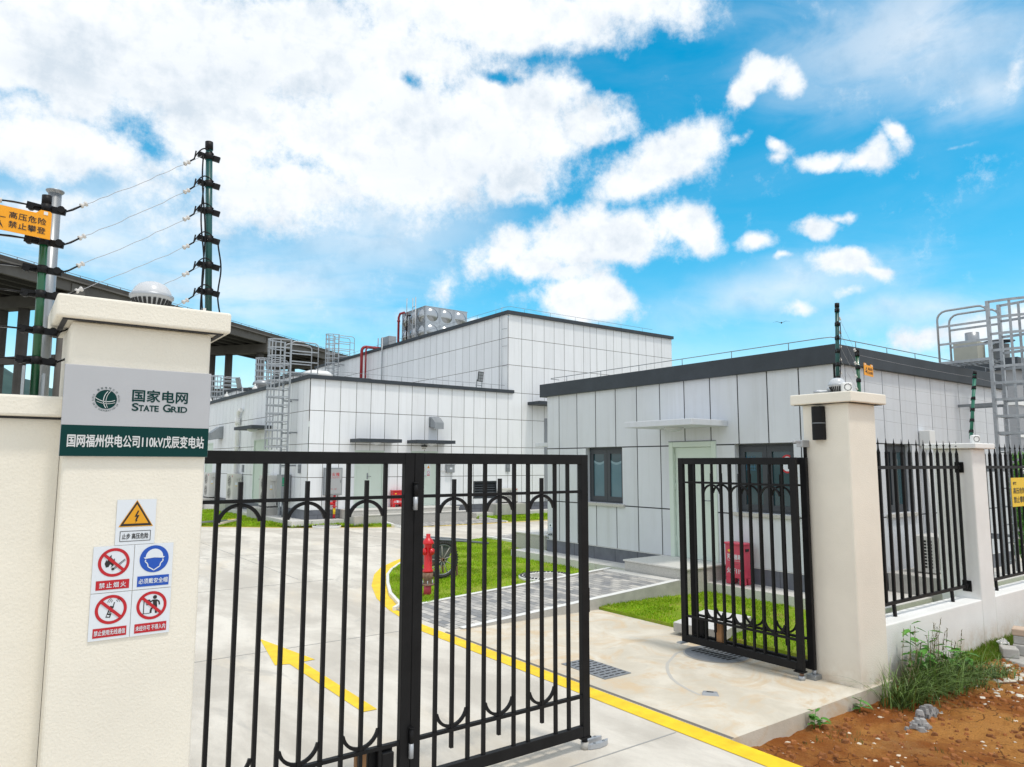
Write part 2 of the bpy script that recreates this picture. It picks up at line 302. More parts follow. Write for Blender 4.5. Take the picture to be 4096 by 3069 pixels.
def thing(name, label, cat, loc, group=None):
    o = bpy.data.objects.new(name, None); col.objects.link(o); o.location = loc; o.empty_display_size = 0.2
    ORG[o.name] = Vector(loc); o['label'] = label; o['category'] = cat
    if group: o['group'] = group
    return o
def tag(o, label, cat, group=None, kind=None):
    o['label'] = label; o['category'] = cat
    if group: o['group'] = group
    if kind: o['kind'] = kind
    return o
def struct(o, label=None, cat=None, kind='structure'):
    o['kind'] = kind
    if label: o['label'] = label
    if cat: o['category'] = cat
    return o
def dup(root, loc, label=None, group=None, skip=()):
    r = root.copy(); col.objects.link(r); r.location = loc; ORG[r.name] = Vector(loc)
    if label: r['label'] = label
    if group: r['group'] = group
    def rec(src, dst):
        for ch in list(src.children):
            if any(ch.name.startswith(k) for k in skip): continue
            c = ch.copy(); col.objects.link(c); c.parent = dst; rec(ch, c)
    rec(root, r); return r
def subtract(rect, holes):
    out = [rect]
    for (a0,a1,b0,b1) in holes:
        nx = []
        for (u0,u1,v0,v1) in out:
            if a1 <= u0 or a0 >= u1 or b1 <= v0 or b0 >= v1: nx.append((u0,u1,v0,v1)); continue
            if a0 > u0: nx.append((u0,a0,v0,v1))
            if a1 < u1: nx.append((a1,u1,v0,v1))
            m0, m1 = max(u0,a0), min(u1,a1)
            if b0 > v0: nx.append((m0,m1,v0,b0))
            if b1 < v1: nx.append((m0,m1,b1,v1))
        out = nx
    return [r for r in out if r[1]-r[0] > 1e-4 and r[3]-r[2] > 1e-4]
def panel_wall(mb, P, us, vs, holes, gap, th, mp, mback, reveals=0.12):
    us = sorted(us); vs = sorted(vs); g = gap/2
    for i in range(len(us)-1):
        for j in range(len(vs)-1):
            for (u0,u1,v0,v1) in subtract((us[i]+g, us[i+1]-g, vs[j]+g, vs[j+1]-g), holes): mb.pbox(P, u0, u1, v0, v1, 0.001, th, mp)
    for (u0,u1,v0,v1) in subtract((us[0],us[-1],vs[0],vs[-1]), holes): mb.add([P(u0,v0,th*.25),P(u1,v0,th*.25),P(u1,v1,th*.25),P(u0,v1,th*.25)], [(0,1,2,3)], mback)
    for (u0,u1,v0,v1) in holes:
        for a, b in (((u0,v0),(u0,v1)),((u0,v1),(u1,v1)),((u1,v1),(u1,v0)),((u1,v0),(u0,v0))):
            mb.add([P(*a,th-.001),P(*b,th-.001),P(*b,-reveals),P(*a,-reveals)], [(0,1,2,3)], mp)
_cur = bpy.data.curves.new('lettering_source', 'FONT'); _cobj = bpy.data.objects.new('lettering_source', _cur); col.objects.link(_cobj)
_tc = {}; BOLD = 0.012
def glyphs(body, bold=0.0, space=1.0):
    k = (body, bold, space)
    if k in _tc: return _tc[k]
    _cur.body = body; _cur.offset = bold; _cur.space_character = space; _cur.resolution_u = 4; _cur.fill_mode = 'BOTH' if False else _cur.fill_mode
    bpy.context.view_layer.update()
    dg = bpy.context.evaluated_depsgraph_get(); me = bpy.data.meshes.new_from_object(_cobj.evaluated_get(dg))
    v = np.array([tuple(q.co[:2]) for q in me.vertices]) if len(me.vertices) else np.zeros((0,2)); f = [list(p.vertices) for p in me.polygons]
    bpy.data.meshes.remove(me); _tc[k] = (v, f); return v, f
def text(mb, P, body, u0, u1, v0, v1, d, m, bold=0.02, space=1.0):
    v, f = glyphs(body, 0.0, space)
    if not len(v): return
    a, b = v.min(0), v.max(0); s = b-a
    w = BOLD*(v1-v0)*bold/.01
    for k, (du, dv) in enumerate(((0,0),(w,0),(-w,0),(0,w),(0,-w)) if bold > .002 else ((0,0),)):
        mb.add([P(u0+du+(x-a[0])/s[0]*(u1-u0), v0+dv+(y-a[1])/s[1]*(v1-v0), d+.00012*k) for x,y in v], f, m)
def ringtext(mb, P, cu_, cv_, r, body, a0, a1, size, d, m, outward=True):
    n = len(body)
    for i, ch in enumerate(body):
        if ch == ' ': continue
        t = R(a0+(a1-a0)*(i/(n-1))); v, f = glyphs(ch, 0.0)
        c = (v.min(0)+v.max(0))/2; h = 0.36
        up = (math.cos(t), math.sin(t)) if outward else (-math.cos(t), -math.sin(t))
        rt = (up[1], -up[0]); ox, oy = cu_+r*math.cos(t), cv_+r*math.sin(t)
        mb.add([P(ox+((x-c[0])*rt[0]+(y-h)*up[0])*size, oy+((x-c[0])*rt[1]+(y-h)*up[1])*size, d) for x,y in v], f, m)
def disc(mb, P, cu_, cv_, ru, rv, d, m, seg=40, r_in=0.0, a0=0, a1=360):
    n = seg; full = abs(a1-a0) >= 360; k = n if full else n+1
    ang = [R(a0+(a1-a0)*i/n) for i in range(k)]
    if r_in:
        vs = [P(cu_+ru*math.cos(t), cv_+rv*math.sin(t), d) for t in ang]+[P(cu_+ru*r_in*math.cos(t), cv_+rv*r_in*math.sin(t), d) for t in ang]
        mb.add(vs, [(i,(i+1)%k,k+(i+1)%k,k+i) for i in range(k if full else k-1)], m)
    else:
        mb.add([P(cu_+ru*math.cos(t), cv_+rv*math.sin(t), d) for t in ang], [list(range(k))], m)
def poly(mb, P, pts, d, m): mb.add([P(u,v,d) for u,v in pts], [list(range(len(pts)))], m)
def stroke(mb, P, pts, w, d, m):
    for i in range(len(pts)-1):
        a = Vector(pts[i]); b = Vector(pts[i+1]); t = (b-a).normalized(); n = Vector((-t.y, t.x))*w/2
        poly(mb, P, [tuple(a-n), tuple(b-n), tuple(b+n), tuple(a+n)], d, m)
# ------------------------------------------------------------------ node materials of the ground
def nmat(name, fn, rough=0.85):
    m = bpy.data.materials.new(name); m.use_nodes = True; nt = m.node_tree; b = nt.nodes['Principled BSDF']; b.inputs['Roughness'].default_value = rough
    b.inputs['Specular IOR Level'].default_value = 0.25
    def node(t, **k):
        n = nt.nodes.new(t)
        for a, v in k.items(): setattr(n, a, v)
        return n
    def noise(scale, detail=8, rough=.6, vec=None, dist=0.0):
        n = node('ShaderNodeTexNoise'); n.inputs['Scale'].default_value = scale; n.inputs['Detail'].default_value = detail; n.inputs['Roughness'].default_value = rough; n.inputs['Distortion'].default_value = dist
        nt.links.new(vec if vec else tc.outputs['Object'], n.inputs['Vector']); return n.outputs['Fac']
    def rng_(v, a, b_, c=0.0, d=1.0):
        r = node('ShaderNodeMapRange', interpolation_type='SMOOTHSTEP'); nt.links.new(v, r.inputs[0])
        for i, q in enumerate((a, b_, c, d)): r.inputs[i+1].default_value = q
        return r.outputs[0]
    def mix(f, a, b_, blend='MIX'):
        x = node('ShaderNodeMix', data_type='RGBA', blend_type=blend)
        for i, q in ((0, f), (6, a), (7, b_)):
            if isinstance(q, bpy.types.NodeSocket): nt.links.new(q, x.inputs[i])
            elif i == 0: x.inputs[0].default_value = q
            else: x.inputs[i].default_value = (*q, 1)
        return x.outputs[2]
    def bump(h, s, dist=0.02):
        p = node('ShaderNodeBump'); p.inputs['Strength'].default_value = s; p.inputs['Distance'].default_value = dist
        nt.links.new(h, p.inputs['Height']); nt.links.new(p.outputs[0], b.inputs['Normal'])
    tc = node('ShaderNodeTexCoord')
    c = fn(node, noise, rng_, mix, bump, tc, nt)
    nt.links.new(c, b.inputs['Base Color']); return m
def f_conc(node, noise, rng_, mix, bump, tc, nt):
    mp = node('ShaderNodeMapping'); mp.inputs['Scale'].default_value = (1, 0.42, 1); nt.links.new(tc.outputs['Object'], mp.inputs[0]); v = mp.outputs[0]
    c = mix(rng_(noise(1.1, 10, .66, v, .4), .36, .66), (.50, .465, .41), (.70, .66, .59))
    c = mix(rng_(noise(.55, 7, .6, v, 1.0), .50, .72, 0, .7), c, (.64, .56, .44))
    c = mix(rng_(noise(2.6, 9, .7, v, .8), .54, .70, 0, .6), c, (.41, .395, .365))
    c = mix(rng_(noise(38, 3, .6), .60, .75, 0, .22), c, (.40, .385, .36))
    bump(noise(55, 5, .7), .25); return c
def f_pad(node, noise, rng_, mix, bump, tc, nt):
    c = mix(rng_(noise(1.3, 10, .66, None, .5), .36, .66), (.56, .51, .42), (.69, .64, .545))
    c = mix(rng_(noise(1.9, 9, .68, None, 1.2), .46, .66, 0, .9), c, (.60, .47, .315))
    c = mix(rng_(noise(5.0, 8, .7, None, .6), .58, .72, 0, .4), c, (.50, .47, .42))
    bump(noise(55, 5, .7), .25); return c
def f_dirt(node, noise, rng_, mix, bump, tc, nt):
    c = mix(rng_(noise(1.0, 10, .68, None, .4), .38, .62), (.42, .125, .020), (.80, .37, .095))
    c = mix(rng_(noise(4.5, 9, .72, None, .5), .5, .7, 0, .8), c, (.47, .16, .034))
    c = mix(rng_(noise(.8, 9, .75, None, 1.3), .50, .66, 0, .5), c, (.66, .37, .14))
    vo = node('ShaderNodeTexVoronoi', feature='DISTANCE_TO_EDGE'); vo.inputs['Scale'].default_value = 3.2; vo.inputs['Randomness'].default_value = 1
    ad = node('ShaderNodeVectorMath', operation='ADD'); nn = node('ShaderNodeTexNoise'); nn.inputs['Scale'].default_value = 5; nn.inputs['Detail'].default_value = 6
    sc = node('ShaderNodeVectorMath', operation='SCALE'); sc.inputs['Scale'].default_value = .22
    nt.links.new(tc.outputs['Object'], nn.inputs['Vector']); nt.links.new(nn.outputs['Color'], sc.inputs[0]); nt.links.new(tc.outputs['Object'], ad.inputs[0]); nt.links.new(sc.outputs[0], ad.inputs[1]); nt.links.new(ad.outputs[0], vo.inputs['Vector'])
    crack = rng_(vo.outputs['Distance'], 0.0, .022, 1.0, 0.0); sel = rng_(noise(.9, 3), .48, .58)
    mm = node('ShaderNodeMath', operation='MULTIPLY'); nt.links.new(crack, mm.inputs[0]); nt.links.new(sel, mm.inputs[1])
    c = mix(mm.outputs[0], c, (.09, .03, .01))
    c = mix(rng_(noise(9, 8, .8, None, .8), .66, .72, 0, .75), c, (.62, .52, .38))
    c = mix(rng_(noise(24, 5, .8), .69, .74, 0, .8), c, (.70, .66, .58))
    c = mix(rng_(noise(75, 4, .8), .42, .62, 0, .38), c, (.32, .10, .018)); c = mix(rng_(noise(120, 3, .8), .60, .72, 0, .5), c, (.74, .42, .17))
    bump(noise(22, 13, .80), 1.0, .08); return c
def f_soil(node, noise, rng_, mix, bump, tc, nt):
    c = mix(rng_(noise(2.5, 9, .7), .4, .62), (.19, .30, .012), (.28, .36, .035))
    c = mix(rng_(noise(1.9, 8, .75, None, 1.0), .54, .68, 0, .9), c, (.34, .21, .085))
    bump(noise(30, 8, .7), .8, .03); return c
def f_brick(node, noise, rng_, mix, bump, tc, nt):
    wv = node('ShaderNodeMapping'); wv.inputs['Rotation'].default_value = (0, 0, R(90)); nt.links.new(tc.outputs['Object'], wv.inputs[0])
    bt = node('ShaderNodeTexBrick'); nt.links.new(wv.outputs[0], bt.inputs['Vector'])
    bt.inputs['Scale'].default_value = 1.0; bt.inputs['Brick Width'].default_value = .205; bt.inputs['Row Height'].default_value = .105; bt.inputs['Mortar Size'].default_value = .006; bt.inputs['Mortar Smooth'].default_value = .3; bt.inputs['Bias'].default_value = 0.0
    bt.inputs['Color1'].default_value = (.20, .21, .225, 1); bt.inputs['Color2'].default_value = (.58, .555, .515, 1); bt.inputs['Mortar'].default_value = (.10, .10, .10, 1)
    c = mix(rng_(noise(3.5, 8, .7),   .40, .65, 0, .3), bt.outputs['Color'], (.40, .38, .35))
    c = mix(rng_(noise(60, 3, .6), .5, .7, 0, .3), c, (.22, .225, .235))
    bump(bt.outputs['Fac'], -.5, .01); return c
road_m = nmat('yard_concrete', f_conc); pad_m = nmat('pad_concrete', f_pad); dirt_m = nmat('red_earth', f_dirt, .95)
soil_m = nmat('lawn_soil', f_soil, .95); brick_m = nmat('block_paving', f_brick)
line_m = mat('road_joint', (.33, .33, .32), .9)

# ------------------------------------------------------------------ ground, yard, lines
GRZ = -0.11
g = MB(); g.add([(-4000,-4000,-.30),(4000,-4000,-.30),(4000,4000,-.30),(-4000,4000,-.30)], [(0,1,2,3)], mat('far_ground', (.22,.22,.17), .95, var=.3, vscale=.01)); struct(g.build('ground'))
# yard: one polygon with straight gate apron
yard = [(-30,60),(-30,3.6),(-9,3.6),(-9,-30),(4.73,-30),(4.73,3.6),(7.25,3.6),(7.25,3.86),(40,3.86),(40,60)]
m_ = MB(); m_.prism(yard, -.2, 0, road_m)
jl = lambda a, b, w=.007: m_.prism([(a[0]-w,a[1]-w),(b[0]+w,a[1]-w if a[1]==b[1] else b[1]+w),(b[0]+w,b[1]+w),(a[0]-w,b[1]+w)], .0005, .003, line_m)
for y in (3.95, 8.25, 12.55, 16.85): m_.box(-30, 4.5 if y < 12 else 5.2 if y < 13 else 8.6, y-.006, y+.006, .0005, .003, line_m)
for x in (.45,): m_.box(x-.006, x+.006, -30, 26, .0005, .003, line_m)
m_.box(4.66, 4.672, 12.9, 22.5, .0005, .003, line_m); m_.box(9.1, 9.112, 16.4, 21.5, .0005, .003, line_m)
struct(m_.build('road'))
# raised entrance pad on the right of the drive (its +X / -Y edge is a visible kerb)
pad = [(4.735,3.6),(7.25,3.6),(7.25,7.86),(4.735,7.86)]
m_ = MB(); m_.prism(pad, -.2, .006, pad_m); m_.box(4.735, 4.765, 3.6, 7.86, .0065, .0085, mat('dark_joint', (.16,.15,.14), .9)); struct(m_.build('entrance_pad'))
arcp = [(4.72,8.39),(5.0,9.62),(5.28,10.5),(5.69,11.42),(6.1,12.25),(6.45,12.79),(6.99,13.47),(8.2,14.75),(9.55,15.85),(10.3,16.3),(11.2,16.65),(12.4,16.95),(14.1,17.2),(19,17.35)]
arco = [(4.53,8.06),(4.78,9.5),(5.02,10.4),(5.45,11.5),(6.02,12.6),(6.55,13.4),(7.2,14.08),(8.25,15.05),(9.55,16.05),(10.3,16.5),(11.2,16.82),(12.4,17.1),(14.1,17.36),(19,17.5)]
m_ = MB()
inner = [(4.72,-30),(4.72,3.6)]+arcp; outer = [(4.52,-30),(4.52,3.6)]+arco
n_ = len(inner)
m_.add([(x,y,.0045) for x,y in inner]+[(x,y,.0045) for x,y in outer], [(i,i+1,n_+i+1,n_+i) for i in range(n_-1)], yellow_l)
farl = [(-12,36),(0,29.2),(5.8,25.2),(8.44,22.85),(10.4,21.75),(11.85,21.05),(14,20.9),(16.9,20.8),(30,20.6)]
m_.add([(x,y,.0045) for x,y in farl]+[(x,y-.14,.0045) for x,y in farl], [(i,i+1,len(farl)+i+1,len(farl)+i) for i in range(len(farl)-1)], yellow_l)
struct(m_.build('yellow_road_line'))
m_ = MB(); m_.add([(x,y,.0045) for x,y in ((2.83,5.8),(2.83,7.6),(2.97,7.61),(2.765,8.86),(2.55,7.64),(2.69,7.6),(2.70,5.81))], [(0,1,2,3,4,5,6)], yellow_l); struct(m_.build('direction_arrow'))
# lawns (soil sheets) with white edging
edge = MB(); o2 = [(x+.0,y) for x,y in arcp]
def strip(mb, pts, w, z0, z1, m):      # a thin kerb along a polyline, offset to the right-hand side
    P_ = [Vector((x,y,0)) for x,y in pts]; L_ = []
    for i, p in enumerate(P_):
        t = (P_[min(i+1,len(P_)-1)]-P_[max(i-1,0)]).normalized(); L_.append(p+Vector((t.y,-t.x,0))*w)
    for i in range(len(P_)-1):
        a, b, c, d = P_[i], P_[i+1], L_[i+1], L_[i]
        mb.hexa([(q.x,q.y,z0) for q in (a,b,c,d)]+[(q.x,q.y,z1) for q in (a,b,c,d)], m)
strip(edge, [(4.80,9.42),(5.0,9.62)]+arcp[2:], .05, -.01, .055, kerb_w)
struct(edge.build('lawn_edging'))
LZ = .045
isl = [(5.05,9.62)]+[(x+.05,y-.03) for x,y in arcp[2:10]]+[(11.2,16.55),(11.2,13.0),(9.5,13.0),(9.5,9.45),(5.4,9.45)]
lawns = [isl, [(7.252,4.02),(9.5,4.02),(9.5,7.75),(7.252,7.75)], [(9.5,4.0),(18,4.0),(18,4.87),(9.5,4.87)],
         [(3.2,27.3),(5.8,25.3),(8.44,22.95),(10.4,21.85),(10.9,21.6),(10.9,22.5),(9.8,23.0),(8.05,23.0),(8.05,33),(3.2,33)],
         [(15.12,21.0),(30,20.75),(30,22.9),(15.12,22.9)]]
m_ = MB()
for p in lawns: m_.prism(p, -.02, LZ, soil_m)
struct(m_.build('lawn_soil'))
# grass blades: one uncountable mass
def in_poly(px, py, poly):
    ins = np.zeros(len(px), bool); n = len(poly)
    for i in range(n):
        x1,y1 = poly[i]; x2,y2 = poly[(i+1) % n]
        c = ((y1 > py) != (y2 > py)) & (px < (x2-x1)*(py-y1)/(y2-y1+1e-12)+x1); ins ^= c
    return ins
def vnoise(x, y, seed=0):
    def h(i, j): 
        v = np.sin(i*127.1+j*311.7+seed*74.7)*43758.5453; return v-np.floor(v)
    xi = np.floor(x); yi = np.floor(y); fx = x-xi; fy = y-yi; fx = fx*fx*(3-2*fx); fy = fy*fy*(3-2*fy)
    return (h(xi,yi)*(1-fx)+h(xi+1,yi)*fx)*(1-fy)+(h(xi,yi+1)*(1-fx)+h(xi+1,yi+1)*fx)*fy
def fbm(x, y, o=4, seed=0):
    s = 0; a = .5
    for k in range(o): s = s+a*vnoise(x*2**k, y*2**k, seed+k*13); a *= .5
    return s
def grass_mat(name, c1, c2, c3):
    m = bpy.data.materials.new(name); m.use_nodes = True; nt = m.node_tree; b = nt.nodes['Principled BSDF']; b.inputs['Roughness'].default_value = .55; b.inputs['Specular IOR Level'].default_value = .3
    g = nt.nodes.new('ShaderNodeNewGeometry'); cr_ = nt.nodes.new('ShaderNodeValToRGB'); nt.links.new(g.outputs['Random Per Island'], cr_.inputs[0])
    cr_.color_ramp.elements[0].color = (*c1,1); cr_.color_ramp.elements[1].color = (*c3,1); e = cr_.color_ramp.elements.new(.55); e.color = (*c2,1)
    tcn = nt.nodes.new('ShaderNodeTexCoord'); nz = nt.nodes.new('ShaderNodeTexNoise'); nz.inputs['Scale'].default_value = 1.6; nz.inputs['Detail'].default_value = 6; nt.links.new(tcn.outputs['Object'], nz.inputs['Vector'])
    mr = nt.nodes.new('ShaderNodeMapRange'); mr.inputs[1].default_value = .35; mr.inputs[2].default_value = .65; mr.inputs[3].default_value = .72; mr.inputs[4].default_value = 1.18; nt.links.new(nz.outputs['Fac'], mr.inputs[0])
    hv = nt.nodes.new('ShaderNodeHueSaturation'); nt.links.new(mr.outputs[0], hv.inputs['Value']); nt.links.new(cr_.outputs[0], hv.inputs['Color']); nt.links.new(hv.outputs[0], b.inputs['Base Color'])
    tr = nt.nodes.new('ShaderNodeBsdfTranslucent'); nt.links.new(hv.outputs[0], tr.inputs[0]); ms = nt.nodes.new('ShaderNodeMixShader'); ms.inputs[0].default_value = .35
    nt.links.new(b.outputs[0], ms.inputs[1]); nt.links.new(tr.outputs[0], ms.inputs[2]); nt.links.new(ms.outputs[0], nt.nodes['Material Output'].inputs[0])
    return m
lawn_green = grass_mat('lawn_grass', (.24,.46,.006), (.34,.56,.012), (.47,.52,.05))
def blades(name, px, py, z, hmin, hmax, w, m, lean=.6):
    n = len(px); th = rng.uniform(0, 2*np.pi, n); h = rng.uniform(hmin, hmax, n); la = rng.uniform(0, 2*np.pi, n); ll = h*rng.uniform(.1, lean, n)
    dx = np.cos(th)*w/2; dy = np.sin(th)*w/2
    V = np.zeros((n,5,3)); z = np.broadcast_to(z, n)
    V[:,0] = np.stack([px-dx, py-dy, z], 1); V[:,1] = np.stack([px+dx, py+dy, z], 1)
    mx = px+np.cos(la)*ll*.35; my = py+np.sin(la)*ll*.35
    V[:,2] = np.stack([mx+dx*.8, my+dy*.8, z+h*.6], 1); V[:,3] = np.stack([mx-dx*.8, my-dy*.8, z+h*.6], 1)
    V[:,4] = np.stack([px+np.cos(la)*ll, py+np.sin(la)*ll, z+h*(1-.25*(ll/h)**2)], 1)
    me = bpy.data.meshes.new(name); me.vertices.add(n*5); me.vertices.foreach_set('co', V.ravel())
    b = (np.arange(n)*5)[:,None]; q = (b+np.array([0,1,2,3])).ravel(); t = (b+np.array([3,2,4])).ravel()
    loops = np.concatenate([q, t]).astype(np.int32); me.loops.add(len(loops)); me.loops.foreach_set('vertex_index', loops)
    me.polygons.add(2*n); me.polygons.foreach_set('loop_start', np.concatenate([np.arange(n)*4, n*4+np.arange(n)*3]).astype(np.int32))
    me.update(calc_edges=True); me.validate(); me.materials.append(m)
    o = bpy.data.objects.new(name, me); col.objects.link(o); return o
def scatter(poly, dens, thr=.43, sc=1.7, seed=3):
    a = np.array(poly); lo, hi = a.min(0), a.max(0); n = int((hi-lo).prod()*dens)
    x = rng.uniform(lo[0], hi[0], n); y = rng.uniform(lo[1], hi[1], n); k = in_poly(x, y, poly)
    k &= (fbm(x*sc, y*sc, 4, seed)+.10*rng.normal(size=n)) > thr
    return x[k], y[k]
sc_ = [scatter(isl, 3000), scatter(lawns[1], 3600), scatter(lawns[2], 2600, .2)]
far_ = [scatter(lawns[3], 700, .25), scatter([(15.12,21.0),(22,20.9),(22,22.9),(15.12,22.9)], 900, .25)]
gx = np.concatenate([s[0] for s in sc_]); gy = np.concatenate([s[1] for s in sc_])
o = blades('grass', gx, gy, LZ-.005, .022, .055, .012, lawn_green, 1.5); tag(o, 'short bright green grass covering the lawns beside the buildings', 'grass', kind='stuff')
fx_ = np.concatenate([s[0] for s in far_]); fy_ = np.concatenate([s[1] for s in far_])
o = blades('grass', fx_, fy_, LZ-.005, .04, .10, .03, lawn_green, 1.4); tag(o, 'strip of bright green grass in front of the far white building', 'grass', kind='stuff')
# paved ramp to the guard house door, with kerbs
m_ = MB()
A0, A1, B1_, B0 = (4.86,7.95), (4.86,9.43), (8.97,9.24), (8.97,7.80)
m_.hexa([(A0[0],A0[1],-.2),(B0[0],B0[1],-.2),(B1_[0],B1_[1],-.2),(A1[0],A1[1],-.2),(A0[0],A0[1],.009),(B0[0],B0[1],.25),(B1_[0],B1_[1],.25),(A1[0],A1[1],.009)], brick_m)
for (p, q, w) in (((5.0,7.95),(8.97,7.80),-.11),((4.95,9.43),(8.97,9.24),.10)):
    z0, z1 = (.016, .27) if w < 0 else (.022, .275)
    m_.hexa([(p[0],p[1],-.2),(q[0],q[1],-.2),(q[0],q[1]+w,-.2),(p[0],p[1]+w,-.2),(p[0],p[1],z0),(q[0],q[1],z1),(q[0],q[1]+w,z1),(p[0],p[1]+w,z0)], conc_g)
    m_.add([(p[0],p[1],z0+.003),(q[0],q[1],z1+.003),(q[0],q[1]+w,z1+.003),(p[0],p[1]+w,z0+.003)], [(0,1,2,3)], kerb_w)
m_.box(8.75, 8.99, 7.80, 9.24, -.1, .262, granite_l)
struct(m_.build('paved_path'))
m_ = MB(); m_.prism([(11.0,21.02),(15.05,20.86),(15.05,22.3),(11.0,22.5)], -.1, .03, brick_m)
strip(m_, [(10.93,21.02),(10.93,22.5)], -.0001, -.1, .1, kerb_w)
m_.hexa([(10.9,20.95,-.1),(11.0,20.95,-.1),(11.0,22.5,-.1),(10.9,22.5,-.1),(10.9,20.95,.05),(11.0,20.95,.05),(11.0,22.5,.16),(10.9,22.5,.16)], kerb_w)
m_.hexa([(15.05,20.85,-.1),(15.13,20.85,-.1),(15.13,22.6,-.1),(15.05,22.6,-.1),(15.05,20.85,.05),(15.13,20.85,.05),(15.13,22.6,.1),(15.05,22.6,.1)], kerb_w)
m_.prism([(11.32,13.2),(13.2,13.2),(13.2,17.0),(12.4,16.9),(11.32,16.6)], -.1, .03, brick_m); m_.box(11.2, 11.32, 13.2, 16.6, -.1, .10, kerb_w)
struct(m_.build('block_paving'))
# concrete aprons round the buildings
m_ = MB()
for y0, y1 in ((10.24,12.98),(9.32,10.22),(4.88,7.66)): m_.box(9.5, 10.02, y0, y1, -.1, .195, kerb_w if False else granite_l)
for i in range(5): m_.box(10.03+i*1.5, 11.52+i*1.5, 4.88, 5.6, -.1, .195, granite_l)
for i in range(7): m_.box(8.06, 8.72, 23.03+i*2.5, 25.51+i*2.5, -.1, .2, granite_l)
m_.box(8.73, 9.85, 23.0, 23.53, -.1, .2, granite_l); m_.box(15.15, 30, 22.92, 23.53, -.1, .2, granite_l)
struct(m_.build('concrete_apron'))

# ------------------------------------------------------------------ bare red earth outside the wall
nx, ny = 420, 200
X, Y = np.meshgrid(np.linspace(4.74, 15, nx), np.linspace(-3.2, 3.86, ny), indexing='ij')
Zz = GRZ+.10*(fbm(X*1.1, Y*1.1, 4, 5)-.47)+.055*(fbm(X*4.5, Y*4.5, 4, 9)-.47)+.03*(fbm(X*15, Y*15, 3, 21)-.45)
Zz += .05*np.clip((X-8.2)/2, 0, 1)*np.clip((Y-2.6)/.8, 0, 1)
Zz = np.where(Y > 3.45, np.minimum(Zz, GRZ+.03+.05*np.clip((X-8.2)/2,0,1)), Zz)
cl = np.clip((X-4.74)/.35, 0, 1); Zz = Zz*cl+(-.05)*(1-cl); Zz = np.minimum(Zz, -.012)
pad_edge = np.clip((6.78-X)/.2, 0, 1)*np.clip((Y-3.1)/.45, 0, 1); Zz = np.where((X < 6.9) & (Y > 3.05), np.minimum(Zz, -.055-.05*pad_edge), Zz)
vid = np.arange(nx*ny).reshape(nx, ny)
F = np.stack([vid[:-1,:-1], vid[1:,:-1], vid[1:,1:], vid[:-1,1:]], -1).reshape(-1, 4)
cx = (X[:-1,:-1]+X[1:,1:]).ravel()/2; cy = (Y[:-1,:-1]+Y[1:,1:]).ravel()/2
F = F[~((cy > 3.62) & (cx < 7.24))]
me = bpy.data.meshes.new('bare_earth'); me.from_pydata(np.stack([X.ravel(), Y.ravel(), Zz.ravel()], 1).tolist(), [], F.tolist()); me.materials.append(dirt_m)
me.polygons.foreach_set('use_smooth', [True]*len(F)); me.update()
o = bpy.data.objects.new('bare_earth', me); col.objects.link(o); struct(o)
def gz(x, y):
    i = int(np.clip(round((x-4.74)/(15-4.74)*(nx-1)), 0, nx-1)); j = int(np.clip(round((y+3.2)/7.06*(ny-1)), 0, ny-1)); return float(Zz[i,j])
eb = mat('pale_earth', (.40,.36,.31), .95, c2=(.30,.25,.19), vscale=.4); m_ = MB(); m_.box(15, 60, -60, 3.7, -.28, -.12, eb); m_.box(4.74, 15, -60, -3.2, -.28, -.12, eb); struct(m_.build('earth_beyond'))
# flakes, clods and crumbs of plaster
def chunks(name, n, sampler, smin, smax, m, flat=.35):
    mb = MB()
    for _ in range(n):
        x, y = sampler(); s = smin+(smax-smin)*random.random()**2.5; z = gz(x,y)-s*flat*.25; k = 7; ph = random.random()*6
        ring = [(x+s*(.55+.45*random.random())*math.cos(ph+6.283*i/k), y+s*(.55+.45*random.random())*math.sin(ph+6.283*i/k)) for i in range(k)]
        vs = [(a,b,z) for a,b in ring]+[(x+(a-x)*.7,y+(b-y)*.7,z+s*flat*(.7+.6*random.random())) for a,b in ring]+[(x,y,z+s*flat*1.15)]
        mb.add(vs, [(i,(i+1)%k,k+(i+1)%k,k+i) for i in range(k)]+[(k+i,k+(i+1)%k,2*k) for i in range(k)], m)
    return mb.build(name, recalc=False)
dirt_s = lambda: (random.uniform(4.9, 10.5), 3.5-3.6*random.random()**1.4)
flake = mat('plaster_flake', (.58,.50,.39), .9, isl=.25); clod = mat('earth_clod', (.27,.10,.028), .95, isl=.35)
o = chunks('plaster_crumbs', 520, dirt_s, .004, .034, flake, .22); tag(o, 'scattered whitish plaster crumbs lying on the bare red earth', 'debris', kind='stuff')
o = chunks('earth_clods', 2600, dirt_s, .004, .045, clod, .6); tag(o, 'small reddish clods strewn over the bare earth', 'clods', kind='stuff')
o = chunks('mortar_spill', 260, lambda: (random.gauss(8.9,.55), random.gauss(3.0,.22)), .01, .07, mat('mortar_spill', (.60,.56,.48), .95, isl=.2), .18); tag(o, 'pale dried mortar fragments spread round the manhole ring outside the fence', 'debris', kind='stuff')
